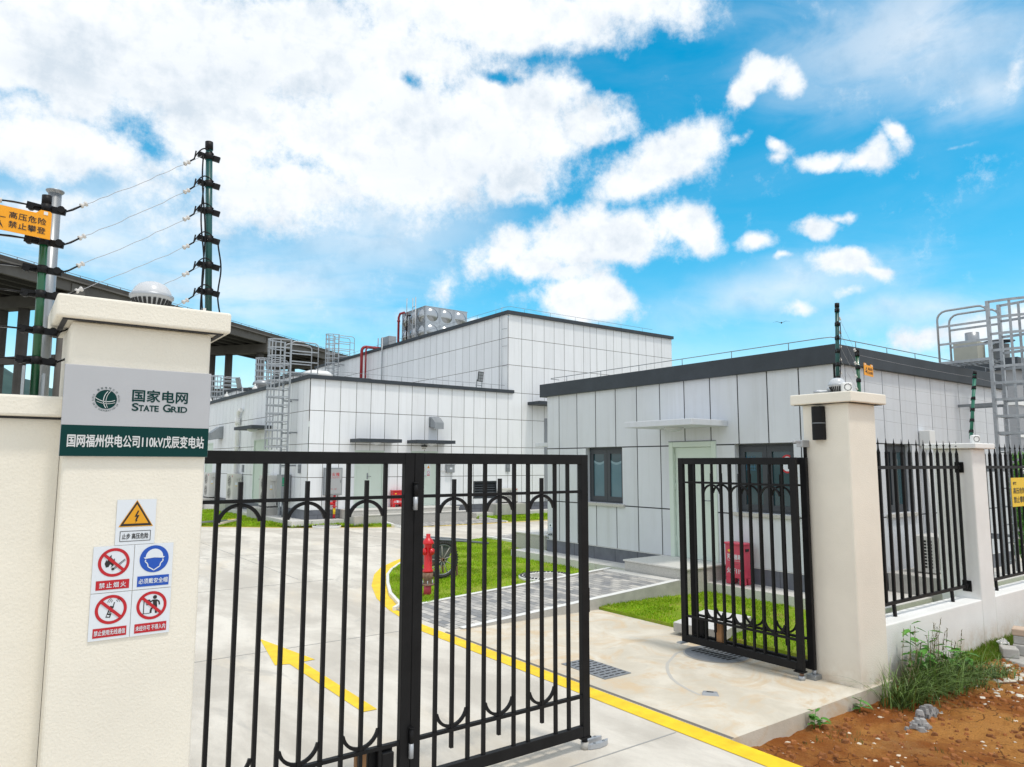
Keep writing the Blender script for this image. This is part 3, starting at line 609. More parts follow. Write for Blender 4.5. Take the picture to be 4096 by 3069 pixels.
# ------------------------------------------------------------------ boundary: pillars and walls
def pillar(x0, x1, y0, y1, zt, cx0, cx1, cy0, cy1, ct, label, m, zb=-.25, brk=True):
    t = thing('gate_pillar' if brk else 'fence_pillar', label, 'pillar', ((x0+x1)/2, (y0+y1)/2, 0))
    MB().box(x0, x1, y0, y1, zb, zt, m).build('shaft', t, .018, 3)
    c = MB().box(cx0, cx1, cy0, cy1, zt+.002, ct, m).build('cap', t, .012, 3)
    if brk:
        s = MB(); i = .028; w = .02
        s.box(cx0+i, cx1-i, cy0+i, cy0+i+w, zt-.004, zt+.006, joint_d); s.box(cx0+i, cx0+i+w, cy0+i+w, cy1-i, zt-.004, zt+.006, joint_d); s.box(cx1-i-w, cx1-i, cy0+i+w, cy1-i, zt-.004, zt+.006, joint_d)
        s.build('drip_groove', c)
    return t
pillar(.255, .84, 3.63, 4.10, 2.722, .19, .912, 3.56, 4.22, 2.825, 'cream gate pillar on the left carrying the silver and green name board', cream)
pillar(6.733, 7.248, 3.63, 4.12, 2.70, 6.66, 7.35, 3.56, 4.21, 2.806, 'cream gate pillar at the right end of the gateway with black lamp on its side', cream)
pillar(9.69, 10.08, 3.70, 4.15, 2.29, 9.62, 10.2, 3.63, 4.25, 2.36, 'shorter pale fence pillar between the two black picket fence panels', white_wall, brk=False)
w = thing('boundary_wall', 'solid cream boundary wall with coping left of the name board pillar', 'wall', (-8, 3.85, 0))
MB().box(-16, .253, 3.76, 3.94, -.25, 2.297, cream).build('wall', w); MB().box(-16, .253, 3.70, 4.0, 2.298, 2.388, cream).build('coping', w, .01, 2)
MB().box(-16, .253, 3.745, 3.762, 2.288, 2.2965, joint_d).build('drip_groove', w)
w = thing('boundary_wall', 'low white wall carrying the black picket fence panels', 'wall', (11, 3.85, 0))
MB().box(7.25, 9.689, 3.702, 3.99, -.25, .492, white_wall).build('wall', w, .012, 2)
MB().box(10.081, 16, 3.702, 3.99, -.25, .492, white_wall).build('wall', w, .012, 2)

# picket fence panels
def picket(mb, x, y):
    z = .655
    mb.box(x-.0145, x+.0145, y-.0145, y+.0145, z, 2.215, black_m)
    mb.lathe([(.019,2.213),(.021,2.225),(.016,2.24),(.010,2.262),(.008,2.29),(.008,2.315),(.017,2.322),(.008,2.332),(.006,2.345),(.0005,2.385)], (x, y, 0), black_m, 8)
def fence_panel(xs, x0, x1, label, legs, left_plate, right_plate):
    t = thing('picket_fence', label, 'fence', ((x0+x1)/2, 3.85, .49), 'black picket fence panels on the low wall')
    for z0, z1 in ((2.046,2.083),(.622,.652)): MB().box(x0, x1, 3.833, 3.867, z0, z1, black_m).build('rail', t)
    for x in xs:
        p = MB(); picket(p, x, 3.85); p.build('picket', t)
    for x in legs: MB().bar((x, 3.85, .488), (x-.02, 3.85, .624), .03, .03, black_m).build('leg', t)
    for z in (2.064, .637):
        for sgn, x, on in ((1, x1, right_plate), (-1, x0, left_plate)):
            if on:
                b = MB(); b.box(x-.012*(1-sgn)/2, x+.012*(1+sgn)/2, 3.80, 3.90, z-.065, z+.065, black_m); b.box(x-sgn*.07, x-sgn*.001, 3.825, 3.875, z-.026, z+.026, black_m); b.build('mounting_plate', t, .003, 1)
fence_panel([7.36+.1745*i for i in range(14)], 7.255, 9.672, 'black iron picket fence panel between the right gate pillar and the shorter pillar', [7.88, 9.27], False, True)
fence_panel([10.27+.1745*i for i in range(13)], 10.088, 12.6, 'black iron picket fence panel with the yellow warning sign, beyond the shorter pillar', [10.55, 12.1], False, False)

# ------------------------------------------------------------------ folding gates
def gate_leaf(parent, P, W, bars, stubs, arches, top=2.166, hinge_at=None):
    # P(u, z, d): u along the leaf, d towards the viewer side (0 = outer face)
    D = -.045
    f = MB(); f.pbox(P, 0, .07, .091, top, D, 0, black_m); f.pbox(P, W-.07, W, .091, top, D, 0, black_m)
    f.pbox(P, .0702, W-.0702, 2.093, top-.0005, D+.0005, -.0005, black_m); f.pbox(P, .0702, W-.0702, .0915, .168, D+.0005, -.0005, black_m)
    leaf = f.build('gate_leaf', parent, .003, 1)
    for z0, z1 in ((1.875,1.895),(.368,.39)): MB().pbox(P, .0704, W-.0704, z0, z1, -.036, -.006, black_m).build('cross_rail', leaf)
    for c in bars:
        st = c in stubs; z0, z1 = (.266, 1.992) if st else (.168, 2.093)
        MB().pbox(P, c-.011, c+.011, z0, z1, -.033, -.009, black_m).build('bar', leaf)
    for c in arches:
        for sg, zc in ((1, 1.874-.1255), (-1, .391+.1255)):
            a = MB(); n = 16; pts = []
            for i in range(n+1):
                q = math.pi*i/n
                if abs(math.cos(q))*.1157 > .1135: continue
                pts.append(q)
            for q0, q1 in zip(pts[:-1], pts[1:]):
                cc = []
                for d in (-.030, -.012):
                    for q, r in ((q0,.106),(q1,.106),(q1,.1255),(q0,.1255)): cc.append(P(c+r*math.cos(q), zc+sg*r*math.sin(q), d))
                a.hexa(cc, black_m)
            a.build('arch', leaf)
    return leaf
def hinge(leaf, P, u, z0, z1):
    m = MB(); zm = (z0+z1)/2
    for (a, b, mm) in ((zm+.001, z1, black_m), (z0, zm-.001, lamp_s)):
        c = P(u, a, .016); m.tube([c, P(u, b, .016)], .0155, mm, 12)
    m.tube([P(u, z1+.001, .016), P(u, z1+.007, .016)], .019, black_m, 12); m.build('hinge', leaf)
g = thing('folding_gate', 'closed left half of the black two-leaf folding gate next to the name board pillar', 'gate', (2.2, 4.13, 0), 'black folding gates')
P1 = lambda u, v, d: (.86+u, 4.11-d, v); P2 = lambda u, v, d: (2.2355+u, 4.11-d, v)
b1 = [x-.011-.86 for x in (1.036,1.159,1.291,1.417,1.543,1.67,1.797,1.921,2.047)]; b2 = [2.432-.011+.1257*k-2.2355 for k in range(10)]
lf1 = gate_leaf(g, P1, 1.3735, b1, (b1[1], b1[4], b1[7]), (b1[1], b1[4], b1[7])); lf2 = gate_leaf(g, P2, 1.5105, b2, (b2[1], b2[4], b2[7]), (b2[1], b2[4], b2[7]))
hinge(lf1, P1, 1.3742, 1.80, 1.968); hinge(lf1, P1, 1.3742, .285, .46)
m_ = MB(); m_.box(1.98, 2.14, 4.16, 4.20, .17, .36, black_m); m_.box(2.05, 2.13, 4.118, 4.158, .175, .34, black_m); m_.build('drive_box', lf1, .004, 1); MB().box(1.90, 1.97, 4.165, 4.20, .10, .35, brick_y).build('drive_cover', lf1, .004, 1)
m_ = MB(); m_.box(3.655, 3.75, 4.105, 4.16, .078, .0905, black_m); m_.tube([(3.705,4.13,.079),(3.705,4.13,.05)], .022, black_m, 12); m_.tube([(3.705,4.13,.052),(3.705,4.13,.004)], .03, conc_g, 14); m_.build('drop_bolt', lf2)
m_ = MB(); m_.box(3.742, 3.752, 4.112, 4.15, .98, 1.16, black_m); m_.build('lock_plate', lf2)
g = thing('folding_gate', 'open right half of the black folding gate, its two leaves folded together beside the pillar', 'gate', (6.6, 4.8, 0), 'black folding gates')
PA = lambda u, v, d: (6.655-d, 4.06+u, v); PB = lambda u, v, d: (6.522-d, 4.095+u, v)
bA = [.1757+.1257*k for k in range(10)]; bB = [1.5105-.1757-.1257*k for k in range(10)]
lA = gate_leaf(g, PA, 1.5105, bA, (bA[1], bA[4], bA[7]), (bA[1], bA[4], bA[7])); lB = gate_leaf(g, PB, 1.5105, [.164,.31,.437,.557,.683,.81,.925,1.049,1.173,1.29], (.31,.683,1.049), (.31,.683,1.049))
m_ = MB(); m_.box(6.50, 6.58, 4.09, 4.19, .078, .0905, black_m); m_.tube([(6.545,4.13,.079),(6.545,4.13,.045)], .02, rust_m, 12); m_.tube([(6.545,4.13,.046),(6.545,4.13,.004)], .032, lamp_s, 14); m_.build('drop_bolt', lB)
m_ = MB(); m_.box(6.44, 6.58, 5.55, 5.61, .075, .0905, lamp_s); m_.build('bottom_plate', lB)
m_ = MB(); m_.box(6.60, 6.732, 4.055, 4.12, 2.27, 2.34, lamp_s); m_.box(6.50, 6.62, 4.07, 4.10, 2.31, 2.332, lamp_s); m_.tube([(6.69,4.08,2.166),(6.69,4.08,2.3)], .018, black_m, 10); m_.build('top_pivot', lA, .004, 1)
m_ = MB(); m_.box(6.62, 6.732, 4.03, 4.13, .004, .05, sheet_m); m_.tube([(6.685,4.08,.05),(6.685,4.08,.0905)], .02, lamp_s, 10); m_.build('bottom_pivot', lA, .004, 1)
m_ = MB(); m_.box(6.60, 6.645, 5.35, 5.50, .17, .36, black_m); m_.build('drive_box', lA, .004, 1); MB().box(6.585, 6.64, 5.10, 5.17, .10, .35, brick_y).build('drive_cover', lA, .004, 1)
# floor catches
t = thing('gate_stop', 'grey metal floor catch under the free corner of the closed gate half', 'gate stop', (3.8, 4.14, 0))
m_ = MB()
for s in (-1, 1):
    pts = [(-.10,0),(-.075,.026),(.0,.045),(.075,.035),(.115,.01),(.115,0)]
    m_.prism([(3.80+a, 4.14+s*(.028+b)) for a, b in (pts if s > 0 else pts)], .003, .036, lamp_s)
m_.build('catch_body', t, .006, 2); b_ = MB()
for s in (-1, 1):
    for a in (-.03, .06): b_.lathe([(.011,.036),(.011,.0405),(.0,.0405)], (3.80+a, 4.14+s*.048, 0), galv_d, 10)
b_.build('screw', t)
m_ = MB(); m_.hexa([(5.38,4.40,.006),(5.48,4.29,.006),(5.53,4.335,.006),(5.43,4.445,.006),(5.39,4.40,.032),(5.475,4.305,.03),(5.515,4.34,.03),(5.435,4.43,.032)], lamp_s)
m_.hexa([(5.425,4.385,.0325),(5.465,4.34,.031),(5.478,4.35,.031),(5.438,4.396,.0325),(5.425,4.385,.0345),(5.465,4.34,.033),(5.478,4.35,.033),(5.438,4.396,.0345)], dark_in)
tag(m_.build('floor_bracket'), 'small grey metal bracket alone on the concrete pad before the open gate', 'bracket')

# ------------------------------------------------------------------ name board
t = thing('name_board', 'silver and dark green company name board on the left gate pillar', 'sign', (.542, 3.62, 2.325))
PS = lambda u, v, d: (u, 3.61-d, v)
MB().pbox(PS, .241, .843, 2.125, 2.526, -.018, 0, plate_m).build('board', t, .002, 1)
m_ = MB(); poly(m_, PS, [(.242,2.126),(.842,2.126),(.842,2.261),(.242,2.261)], .0012, logo_g); band = m_.build('colour_band', t)
m_ = MB(); text(m_, PS, '国网福州供电公司110kV戊辰变电站', .268, .822, 2.166, 2.221, .0024, silver_t, .016); m_.build('lettering', t)
m_ = MB(); text(m_, PS, '国家电网', .508, .741, 2.375, 2.43, .0012, logo_g, .02)
ss = [('S',.509,.532,.034),('T',.533,.551,.026),('A',.552,.572,.026),('T',.573,.590,.026),('E',.592,.607,.026),('G',.624,.652,.034),('R',.655,.676,.026),('I',.681,.687,.026),('D',.692,.716,.026)]
k = (.741-.509)/(.716-.509)
for ch, a, b, h in ss:
    a = .509+(a-.509)*k; b = .509+(b-.509)*k
    text(m_, PS, ch, a, b, 2.333, 2.333+h, .0012, logo_g, .03)
    for (q0, q1, zz) in {'T':[(.3,.7,0),(0,.16,.8),(.84,1,.8)],'A':[(-.08,.3,0),(.7,1.08,0)],'E':[(0,.3,0)],'R':[(-.1,.35,0),(.75,1.1,0)],'I':[(-.5,1.5,0),(-.5,1.5,.9)],'D':[(-.1,.2,0)]}.get(ch, []):
        u0, u1 = a+(b-a)*q0, a+(b-a)*q1; v0 = 2.333+h*zz; poly(m_, PS, [(u0,v0),(u1,v0),(u1,v0+.0035),(u0,v0+.0035)], .0014, logo_g)
m_.build('lettering', t)
m_ = MB(); ex, ez, er = .404, 2.378, .0425
disc(m_, PS, ex, ez, er, er, .0012, logo_g, 48); disc(m_, PS, ex, ez, er*1.06, er*1.06, .0010, plate_m, 48, .97)
def arc_s(cx_, cz_, r, a0, a1, w, d=.0022):
    pts = [(cx_+r*math.cos(R(a0+(a1-a0)*i/20)), cz_+r*math.sin(R(a0+(a1-a0)*i/20))) for i in range(21)]
    pts = [p for p in pts if math.hypot(p[0]-ex, p[1]-ez) < er*.995]; stroke(m_, PS, pts, w, d, silver_t)
arc_s(ex+.050, ez-.004, .060, 110, 250, .003); arc_s(ex+.066, ez-.006, .066, 110, 250, .002)
arc_s(ex+.004, ez+.062, .072, 205, 335, .003); arc_s(ex+.004, ez+.068, .087, 215, 325, .002)
ringtext(m_, PS, ex, ez, .0515, '国家电网公司', 128, 40, .0105, .0012, logo_g)
ringtext(m_, PS, ex, ez, .0510, 'STATE GRID CORPORATION OF CHINA', 158, 382, .0095, .0012, logo_g, False)
m_.build('emblem', t)
# ------------------------------------------------------------------ five warning plates
def plate(u0, v0, label, art):
    t = thing('warning_sign', label, 'warning sign', (u0+.08, 3.62, v0+.1), 'warning plates on the left gate pillar')
    P = lambda u, v, d: (u0+u, 3.624-d, v0+v)
    MB().pbox(P, .0005, .1595, .0005, .1995, -.004, 0, sign_w).build('plate', t)
    m = MB(); art(m, P); m.build('pictogram', t); return t
D1, D2, D3 = .0012, .0022, .0032
def ban(m, P, caption, c=sign_r):
    disc(m, P, .082, .128, .062, .062, D1, c, 44, .80)
    poly(m, P, [(.017,.012),(.147,.012),(.147,.052),(.017,.052)], D1, c)
    if len(caption) <= 4: text(m, P, caption, .030, .134, .020, .043, D2, sign_w, .012, 1.35)
    else: text(m, P, caption, .022, .142, .021, .043, D2, sign_w, .012)
def slash(m, P): stroke(m, P, [(.039,.167),(.125,.089)], .0125, D3, sign_r)
def art_fire(m, P):
    ban(m, P, '禁止烟火')
    poly(m, P, [(.052,.108),(.046,.125),(.052,.140),(.056,.134),(.062,.152),(.072,.162),(.071,.150),(.080,.140),(.084,.146),(.086,.130),(.080,.114),(.070,.104),(.074,.116),(.068,.122),(.062,.110)], D1, ink)
    stroke(m, P, [(.080,.101),(.125,.140)], .003, D1, ink); stroke(m, P, [(.084,.098),(.128,.136)], .0018, D1, ink); disc(m, P, .079,.100,.006,.006,D2,ink,12); slash(m, P)
def art_helmet(m, P):
    disc(m, P, .082, .132, .060, .060, D1, sign_b, 44); poly(m, P, [(.017,.012),(.147,.012),(.147,.058),(.017,.058)], D1, sign_b)
    text(m, P, '必须戴安全帽', .023, .142, .024, .047, D2, sign_w, .012)
    poly(m, P, [(.038,.140)]+[(.082+.036*math.cos(R(a)), .141+.036*math.sin(R(a))) for a in range(0,181,15)][::-1]+[(.126,.140),(.120,.134),(.082,.138),(.044,.134)], D2, sign_w)
    stroke(m, P, [(.047,.130),(.045,.122),(.055,.112),(.058,.098),(.082,.082),(.106,.098),(.109,.112),(.119,.122),(.117,.130)], .0045, D2, sign_w)
def art_phone(m, P):
    ban(m, P, '禁止使用无线通信')
    poly(m, P, [(.062,.096),(.080,.093),(.093,.140),(.078,.144)], D1, ink); poly(m, P, [(.066,.100),(.076,.098),(.078,.104),(.068,.106)], D2, sign_w)
    stroke(m, P, [(.090,.140),(.094,.158)], .004, D1, ink)
    for r in (.012, .019, .026):
        for a in (20, 140): stroke(m, P, [(.094+r*math.cos(R(a+q)), .158+r*.8*math.sin(R(a+q))) for q in range(-20,41,10)], .002, D1, ink)
    for i in range(3):
        for j in range(3): poly(m, P, [(.072+.005*i+.003*j,.112+.008*j),(.075+.005*i+.003*j,.112+.008*j),(.076+.005*i+.003*j,.116+.008*j),(.073+.005*i+.003*j,.116+.008*j)], D2, sign_w)
    slash(m, P)
def art_entry(m, P):
    ban(m, P, '未经许可 不得入内')
    stroke(m, P, [(.050,.094),(.050,.152),(.075,.152)], .0035, D1, ink); stroke(m, P, [(.044,.094),(.075,.094)], .0025, D1, ink); poly(m, P, [(.060,.130),(.076,.130),(.076,.150),(.060,.150)], D1, ink); poly(m, P, [(.063,.134),(.073,.134),(.073,.146),(.063,.146)], D2, sign_w)
    disc(m, P, .094, .163, .0085, .0085, D1, ink, 16); poly(m, P, [(.086,.152),(.102,.152),(.105,.120),(.088,.120)], D1, ink)
    stroke(m, P, [(.101,.150),(.112,.142),(.114,.128)], .006, D1, ink); stroke(m, P, [(.087,.150),(.074,.142),(.066,.136)], .006, D1, ink)
    stroke(m, P, [(.100,.122),(.101,.092)], .008, D1, ink); stroke(m, P, [(.092,.122),(.080,.112),(.079,.094)], .008, D1, ink); slash(m, P)
def art_volt(m, P):
    tri = lambda k: [(.080+(x)*k, .128+(y)*k) for x, y in ((-.066,-.046),(.066,-.046),(0,.066))]
    poly(m, P, tri(1.06), D1, sign_y); poly(m, P, tri(.98), .0017, ink); poly(m, P, tri(.76), D2, sign_y)
    poly(m, P, [(.084,.150),(.072,.122),(.081,.124),(.075,.106),(.079,.107),(.076,.096),(.086,.108),(.082,.108),(.092,.131),(.082,.129),(.090,.150)], D3, ink)
    for a, b in (((.019,.016),(.141,.016)),((.141,.016),(.141,.060)),((.141,.060),(.019,.060)),((.019,.060),(.019,.016))): stroke(m, P, [a, b], .0025, D1, ink)
    text(m, P, '止步 高压危险', .027, .133, .025, .050, D1, ink, .014)
plate(.476, 1.733, 'amber triangle high voltage plate, topmost of the five plates on the pillar', art_volt)
plate(.396, 1.532, 'red no fire plate with flame and match, upper left in the block of four', art_fire)
plate(.5575, 1.532, 'blue hard hat plate, upper right in the block of four', art_helmet)
plate(.396, 1.330, 'red no radio plate with handset, lower left in the block of four', art_phone)
plate(.5575, 1.330, 'red no entry plate with figure at a door, lower right in the block of four', art_entry)

# ------------------------------------------------------------------ wall lamps and dome lamps
def wall_lamp(P, v0, v1, u, label):
    t = thing('wall_lamp', label, 'lamp', P(u, v0, 0), 'black wall lamps on the gate pillars')
    m = MB(); n = 10; pts = [(u+.065*math.cos(math.pi*i/n), .085*math.sin(math.pi*i/n)+.012) for i in range(n+1)]
    bot = [P(a, v0, d) for a, d in pts]; topv = [P(a, v1, d) for a, d in pts]
    m.add(bot+topv, [(i,i+1,n+1+i+1,n+1+i) for i in range(n)], black_p, True); m.add(bot, [list(range(n+1))[::-1]], black_p); m.add(topv, [list(range(n+1))], black_p)
    m.build('housing', t, recalc=True); MB().pbox(P, u-.06, u+.06, v0+.01, v1-.01, 0, .0118, black_p).build('back_plate', t)
    mid = (v0+v1)/2; b = MB(); pts2 = [(u+.0665*math.cos(math.pi*i/n), .0865*math.sin(math.pi*i/n)+.012) for i in range(n+1)]
    b.add([P(a, mid-.004, d) for a, d in pts2]+[P(a, mid+.004, d) for a, d in pts2], [(i,i+1,n+1+i+1,n+1+i) for i in range(n)], galv_d); b.build('trim_ring', t)
wall_lamp(lambda u, v, d: (6.733-d, u, v), 2.34, 2.675, 3.93, 'black half-round wall lamp facing the gateway on the right pillar')
wall_lamp(lambda u, v, d: (.84+d*.45, u, v), 2.36, 2.68, 3.86, 'black wall lamp on the hidden inner side of the name board pillar')
def dome_lamp(x, y, z, r, label):
    t = thing('dome_lamp', label, 'lamp', (x, y, z), 'white dome lamps on the gate pillars')
    MB().lathe([(r*.52,.0),(r*.62,.012),(r*.92,.070),(r*1.02,.078),(r*1.02,.090),(r*.95,.094)], (x,y,z), lamp_s, 36).build('base', t)
    s = MB()
    for i in range(24):
        a = 2*math.pi*i/24; s.bar((x+r*.66*math.cos(a), y+r*.66*math.sin(a), z+.018), (x+r*.91*math.cos(a), y+r*.91*math.sin(a), z+.066), .011*r/.085, .005, dark_in)
    s.build('vent_slot', t)
    MB().lathe([(r*.93,.0945),(r*.90,.105),(r*.80,.125),(r*.62,.144),(r*.36,.156),(.0005,.160)], (x,y,z), lamp_w, 36).build('dome', t)
    return t
dome_lamp(.595, 3.82, 2.826, .098, 'white dome lamp on the cap of the name board pillar')
dome_lamp(6.86, 3.80, 2.807, .085, 'white dome lamp in front on the cap of the right gate pillar')
dome_lamp(7.22, 4.02, 2.807, .085, 'white dome lamp behind the green post on the right gate pillar')

# ------------------------------------------------------------------ electric fence posts, wires
def post(base, top, r, zs, m, label, bdir=(1,0,0), blen=.085, cap_h=.045):
    base = Vector(base); top = Vector(top); ax = (top-base).normalized()
    t = thing('electric_fence_post', label, 'fence post', tuple(base), 'green electric fence posts')
    MB().tube([base, top-ax*cap_h], r, m, 14).build('pole', t); MB().tube([top-ax*(cap_h-.001), top], r*1.18, black_p, 14).build('end_cap', t)
    bd = Vector(bdir).normalized()
    for z in zs:
        p = base+ax*((z-base.z)/ax.z); b = MB()
        b.tube([p-ax*.018, p+ax*.018], r*1.25, black_p, 12)
        n = bd.cross(ax).normalized()
        for s in (-1, 1):
            b.bar(p+bd*s*r*1.1-n*.01, p+bd*s*blen-n*.004-ax*.008*s, .016, .030, black_p, ax); blen > .07 and b.tube([p+bd*s*blen*.78-n*.02, p+bd*s*blen*.78+n*.016], .016, black_p, 10)
        b.build('insulator', t)
    return t
zl = [3.278, 3.118, 2.985, 2.868, 2.70, 2.56]
post((.146,3.87,2.388), (.137,3.87,3.338), .0175, zl, green_pole, 'green electric fence post on the solid wall beside the orange hanging sign', (.97,-.2,0), .078)
zr = [3.77, 3.615, 3.463, 3.305, 3.16, 3.014]
t2 = post((.905,4.0,2.827), (.861,4.0,3.853), .0175, zr, teal_pole, 'tall teal electric fence post behind the name board pillar', (1,-.15,0), .055)
c_ = MB()
for k_, s in ((0,-1),(1,-1),(2,1)):
    pts = []
    for i in range(25):
        q = i/24; z = 2.86+(3.76 if k_ == 0 else 3.58 if k_ == 1 else 3.30)*q-2.86*q; x0 = .905-.0427*(z-2.827)
        pts.append((x0+s*(.030+.008*k_+.008*math.sin(q*9+k_)), 3.985-.012*k_, z))
    c_.tube(pts, .0042, black_p, 6)
for z in zr:
    x0 = .905-.0427*(z-2.827); pts = [(x0+.02-.10*i/10, 3.985, z+.012+.028*math.sin(math.pi*i/10)-.05*(i/10)**3) for i in range(11)]; c_.tube(pts, .0036, black_p, 6)
c_.build('cable', t2)
MB().box(.868, .884, 3.975, 4.03, 2.827, 2.92, white_p).build('bracket', t2)
r1 = post((6.915,3.83,2.81), (6.985,3.83,3.757), .0195, [3.681,3.534,3.387,3.248,3.108,2.967], teal_pole, 'teal electric fence post standing on the right gate pillar cap', (.8,.6,0), .06)
c_ = MB()
for s in (-1, 1):
    c_.tube([(6.915+.074*q+.022*s*.5-.012, 3.812+.02*s+.004*math.sin(q*14), 2.83+.72*q) for q in [i/16 for i in range(17)]], .005, black_p, 6)
c_.build('cable', r1)
r2 = post((7.48,3.90,2.085), (7.47,3.90,3.335), .0195, [3.272,3.132,2.992], green_pole, 'green electric fence post just right of the right gate pillar, behind the small orange sign', (.8,.6,0), .06)
r3 = post((9.87,3.77,2.42), (10.13,3.77,3.285), .0195, [3.21,3.07,2.93,2.785,2.65,2.51], mat('pale_green_pole', (.02,.17,.11), .4), 'leaning green electric fence post on the shorter fence pillar', (.8,.6,0), .06)
# white round junction boxes at the foot of the posts
def jbox(x, y, z, s, label):
    t = thing('junction_box', label, 'box', (x, y, z), 'white junction boxes on the pillar caps')
    P = lambda u, v, d: (x+u*.8-d*.6, y-u*.6-d*.8, z+v)
    MB().pbox(P, -s, s, 0, 2*s, -.03, .03, white_p).build('box', t, s*.35, 3)
    m = MB()
    for i in range(14):
        a = 6.283*i/14; disc(m, P, s*.66*math.cos(a), s+s*.66*math.sin(a), .006, .006, .0312, dark_in, 8)
    m.build('hole_ring', t)
jbox(6.83, 3.69, 2.807, .05, 'white round-cornered junction box at the post foot on the right gate pillar')
jbox(9.83, 3.71, 2.361, .05, 'white junction box at the foot of the leaning green post')
m_ = MB(); m_.tube([(6.68,3.95,2.822),(6.72,3.93,2.835),(6.78,3.88,2.83),(6.84,3.83,2.83)], .011, lamp_s, 8); m_.tube([(6.68,3.95,2.822),(6.70,3.90,2.822),(6.78,3.86,2.822)], .011, lamp_s, 8); tag(m_.build('flexible_conduit'), 'short grey conduit loop lying on the right gate pillar cap', 'conduit')
def wire(a, b, sag, label, group, spool=True, r=.0016, jag=.004, ends=True):
    a = Vector(a); b = Vector(b); n = 20; pts = []
    for i in range(n+1):
        q = i/n; p = a.lerp(b, q); p.z -= sag*4*q*(1-q); p.z += random.uniform(-jag, jag)*(0 < i < n); pts.append(p)
    t = thing('fence_wire', label, 'wire', tuple(a), group); MB().tube(pts, r, wire_m, 6).build('strand', t)
    if spool:
        L_ = (b-a).length
        for q in ((.14,.88) if ends else (1-.115/L_,)):
            p = a.lerp(b, q); p.z -= sag*4*q*(1-q); d = (b-a).normalized()
            MB().lathe([(.0005,-.016),(.012,-.015),(.012,-.008),(.007,-.005),(.007,.005),(.012,.008),(.012,.015),(.0005,.016)], p, ceram, 12, d).build('spool_insulator', t)
            if q < .5: MB().tube([a, a.lerp(p,.5)+Vector((0,0,-.006)), p], .0045, black_p, 6).build('jumper_cable', t)
            else: MB().tube([b+Vector((-.03 if ends else .05,0,.02 if ends else .0)), b.lerp(p,.5)+Vector((0,0,.004)), p], .0042, black_p, 6).build('jumper_cable', t)
ords = ['topmost', 'second', 'third', 'fourth', 'fifth', 'lowest']
for i in range(6):
    za, zb = zl[i], zr[i]; xa = .147-.0095*(za-2.388); xb = .905-.0427*(zb-2.827)
    wire((xa+.06, 3.865, za-.01), (xb-.04, 3.99, zb-.01), .012, ords[i]+' of the six wires rising from the wall post to the tall teal post', 'wires above the name board pillar')
    wire((-2.2, 3.87, za+.03), (xa-.07, 3.87, za), .01, ords[i]+' of the six wires running off left from the wall post', 'wires above the solid wall', ends=False)
z1 = [3.681,3.534,3.387,3.248,3.108,2.967]; z2 = [3.272,3.132,2.992,2.86,2.73,2.6]; z3 = [3.21,3.07,2.93,2.785,2.65,2.51]
for i in range(6):
    xa = 6.915+.0739*(z1[i]-2.81); wire((xa+.03, 3.85, z1[i]-.01), (7.47, 3.90, z2[i]), .01, ords[i]+' of the six wires sloping down from the right pillar post', 'wires beside the right gate pillar', r=.0013)
    x3 = 9.87+.3006*(z3[i]-2.42); wire((7.5, 3.90, z2[i]), (x3-.03, 3.78, z3[i]), .012, ords[i]+' of the six wires above the first picket fence panel', 'wires above the picket fence', spool=False, r=.0013, jag=.001)
    wire((x3+.03, 3.78, z3[i]), (13.2, 3.82, z3[i]-.05), .012, ords[i]+' of the six wires running off right from the leaning post', 'wires beyond the leaning post', spool=False, r=.0013, jag=.001)
# hanging orange plates, galvanised pole
def volt_plate(P, W, H, label, scale=1):
    t = thing('hanging_sign', label, 'warning sign', P(W/2, 0, 0), 'orange warning plates hung on the wires')
    e = .018*scale
    m = MB(); m.pprism(P, [(0,0),(W,0),(W,H+e*.6),(W-e*.4,H+e),(W-e*2.4,H+e),(W-e*3.4,H),(e*3.4,H),(e*2.4,H+e),(e*.4,H+e),(0,H+e*.6)], -.002, .002, orange_m); m.build('plate', t)
    m = MB(); d = .0032
    text(m, P, '高压危险', W*.44, W*.93, H*.55, H*.82, d, ink, .012, 1.1); text(m, P, '禁止攀登', W*.44, W*.93, H*.17, H*.44, d, ink, .012, 1.1)
    for pts in ([(.10,.50),(.40,.52),(.40,.55),(.10,.53)], [(.18,.60),(.23,.82),(.26,.66),(.31,.88),(.30,.62)], [(.05,.25),(.22,.50),(.34,.36),(.30,.20),(.20,.34)], [(.26,.42),(.38,.08),(.31,.46)]): poly(m, P, [(a*W,b*H) for a,b in pts], d, ink)
    m.build('lettering', t)
    m = MB()
    for u in (e*1.3, W-e*1.3): m.pbox(P, u-e*.45, u+e*.45, H-e*.1, H+e*.75, .0021, .0042, white_p)
    m.build('clip', t)
volt_plate(lambda u, v, d: (-.125+u, 3.80-d+.02*u, 3.123+v-.055*(u-.11)), .284, .112, 'large orange high voltage plate hanging on the wires beside the wall post')
volt_plate(lambda u, v, d: (7.56+u, 3.88-d, 3.058+v-.06*u), .19, .115, 'small orange high voltage plate beside the right gate pillar')
m_ = MB(); m_.tube([(.19,4.16,2.0),(.180,4.16,3.455)], .030, sheet_m, 18); m_.lathe([(.029,0),(.041,.012),(.041,.017),(.036,.017),(.028,.006)], (.180,4.16,3.447), sheet_m, 20); tag(m_.build('galvanised_pole'), 'bare galvanised pipe standing behind the green wall post', 'pole')
m_ = MB(); m_.box(.095, .105, 3.83, 3.90, 2.389, 2.53, galv); m_.box(.06, .18, 3.80, 3.93, 2.3885, 2.396, galv); m_.box(.172, .182, 3.83, 3.90, 2.389, 2.50, galv); tag(m_.build('post_bracket'), 'small galvanised bracket at the foot of the green wall post', 'bracket')
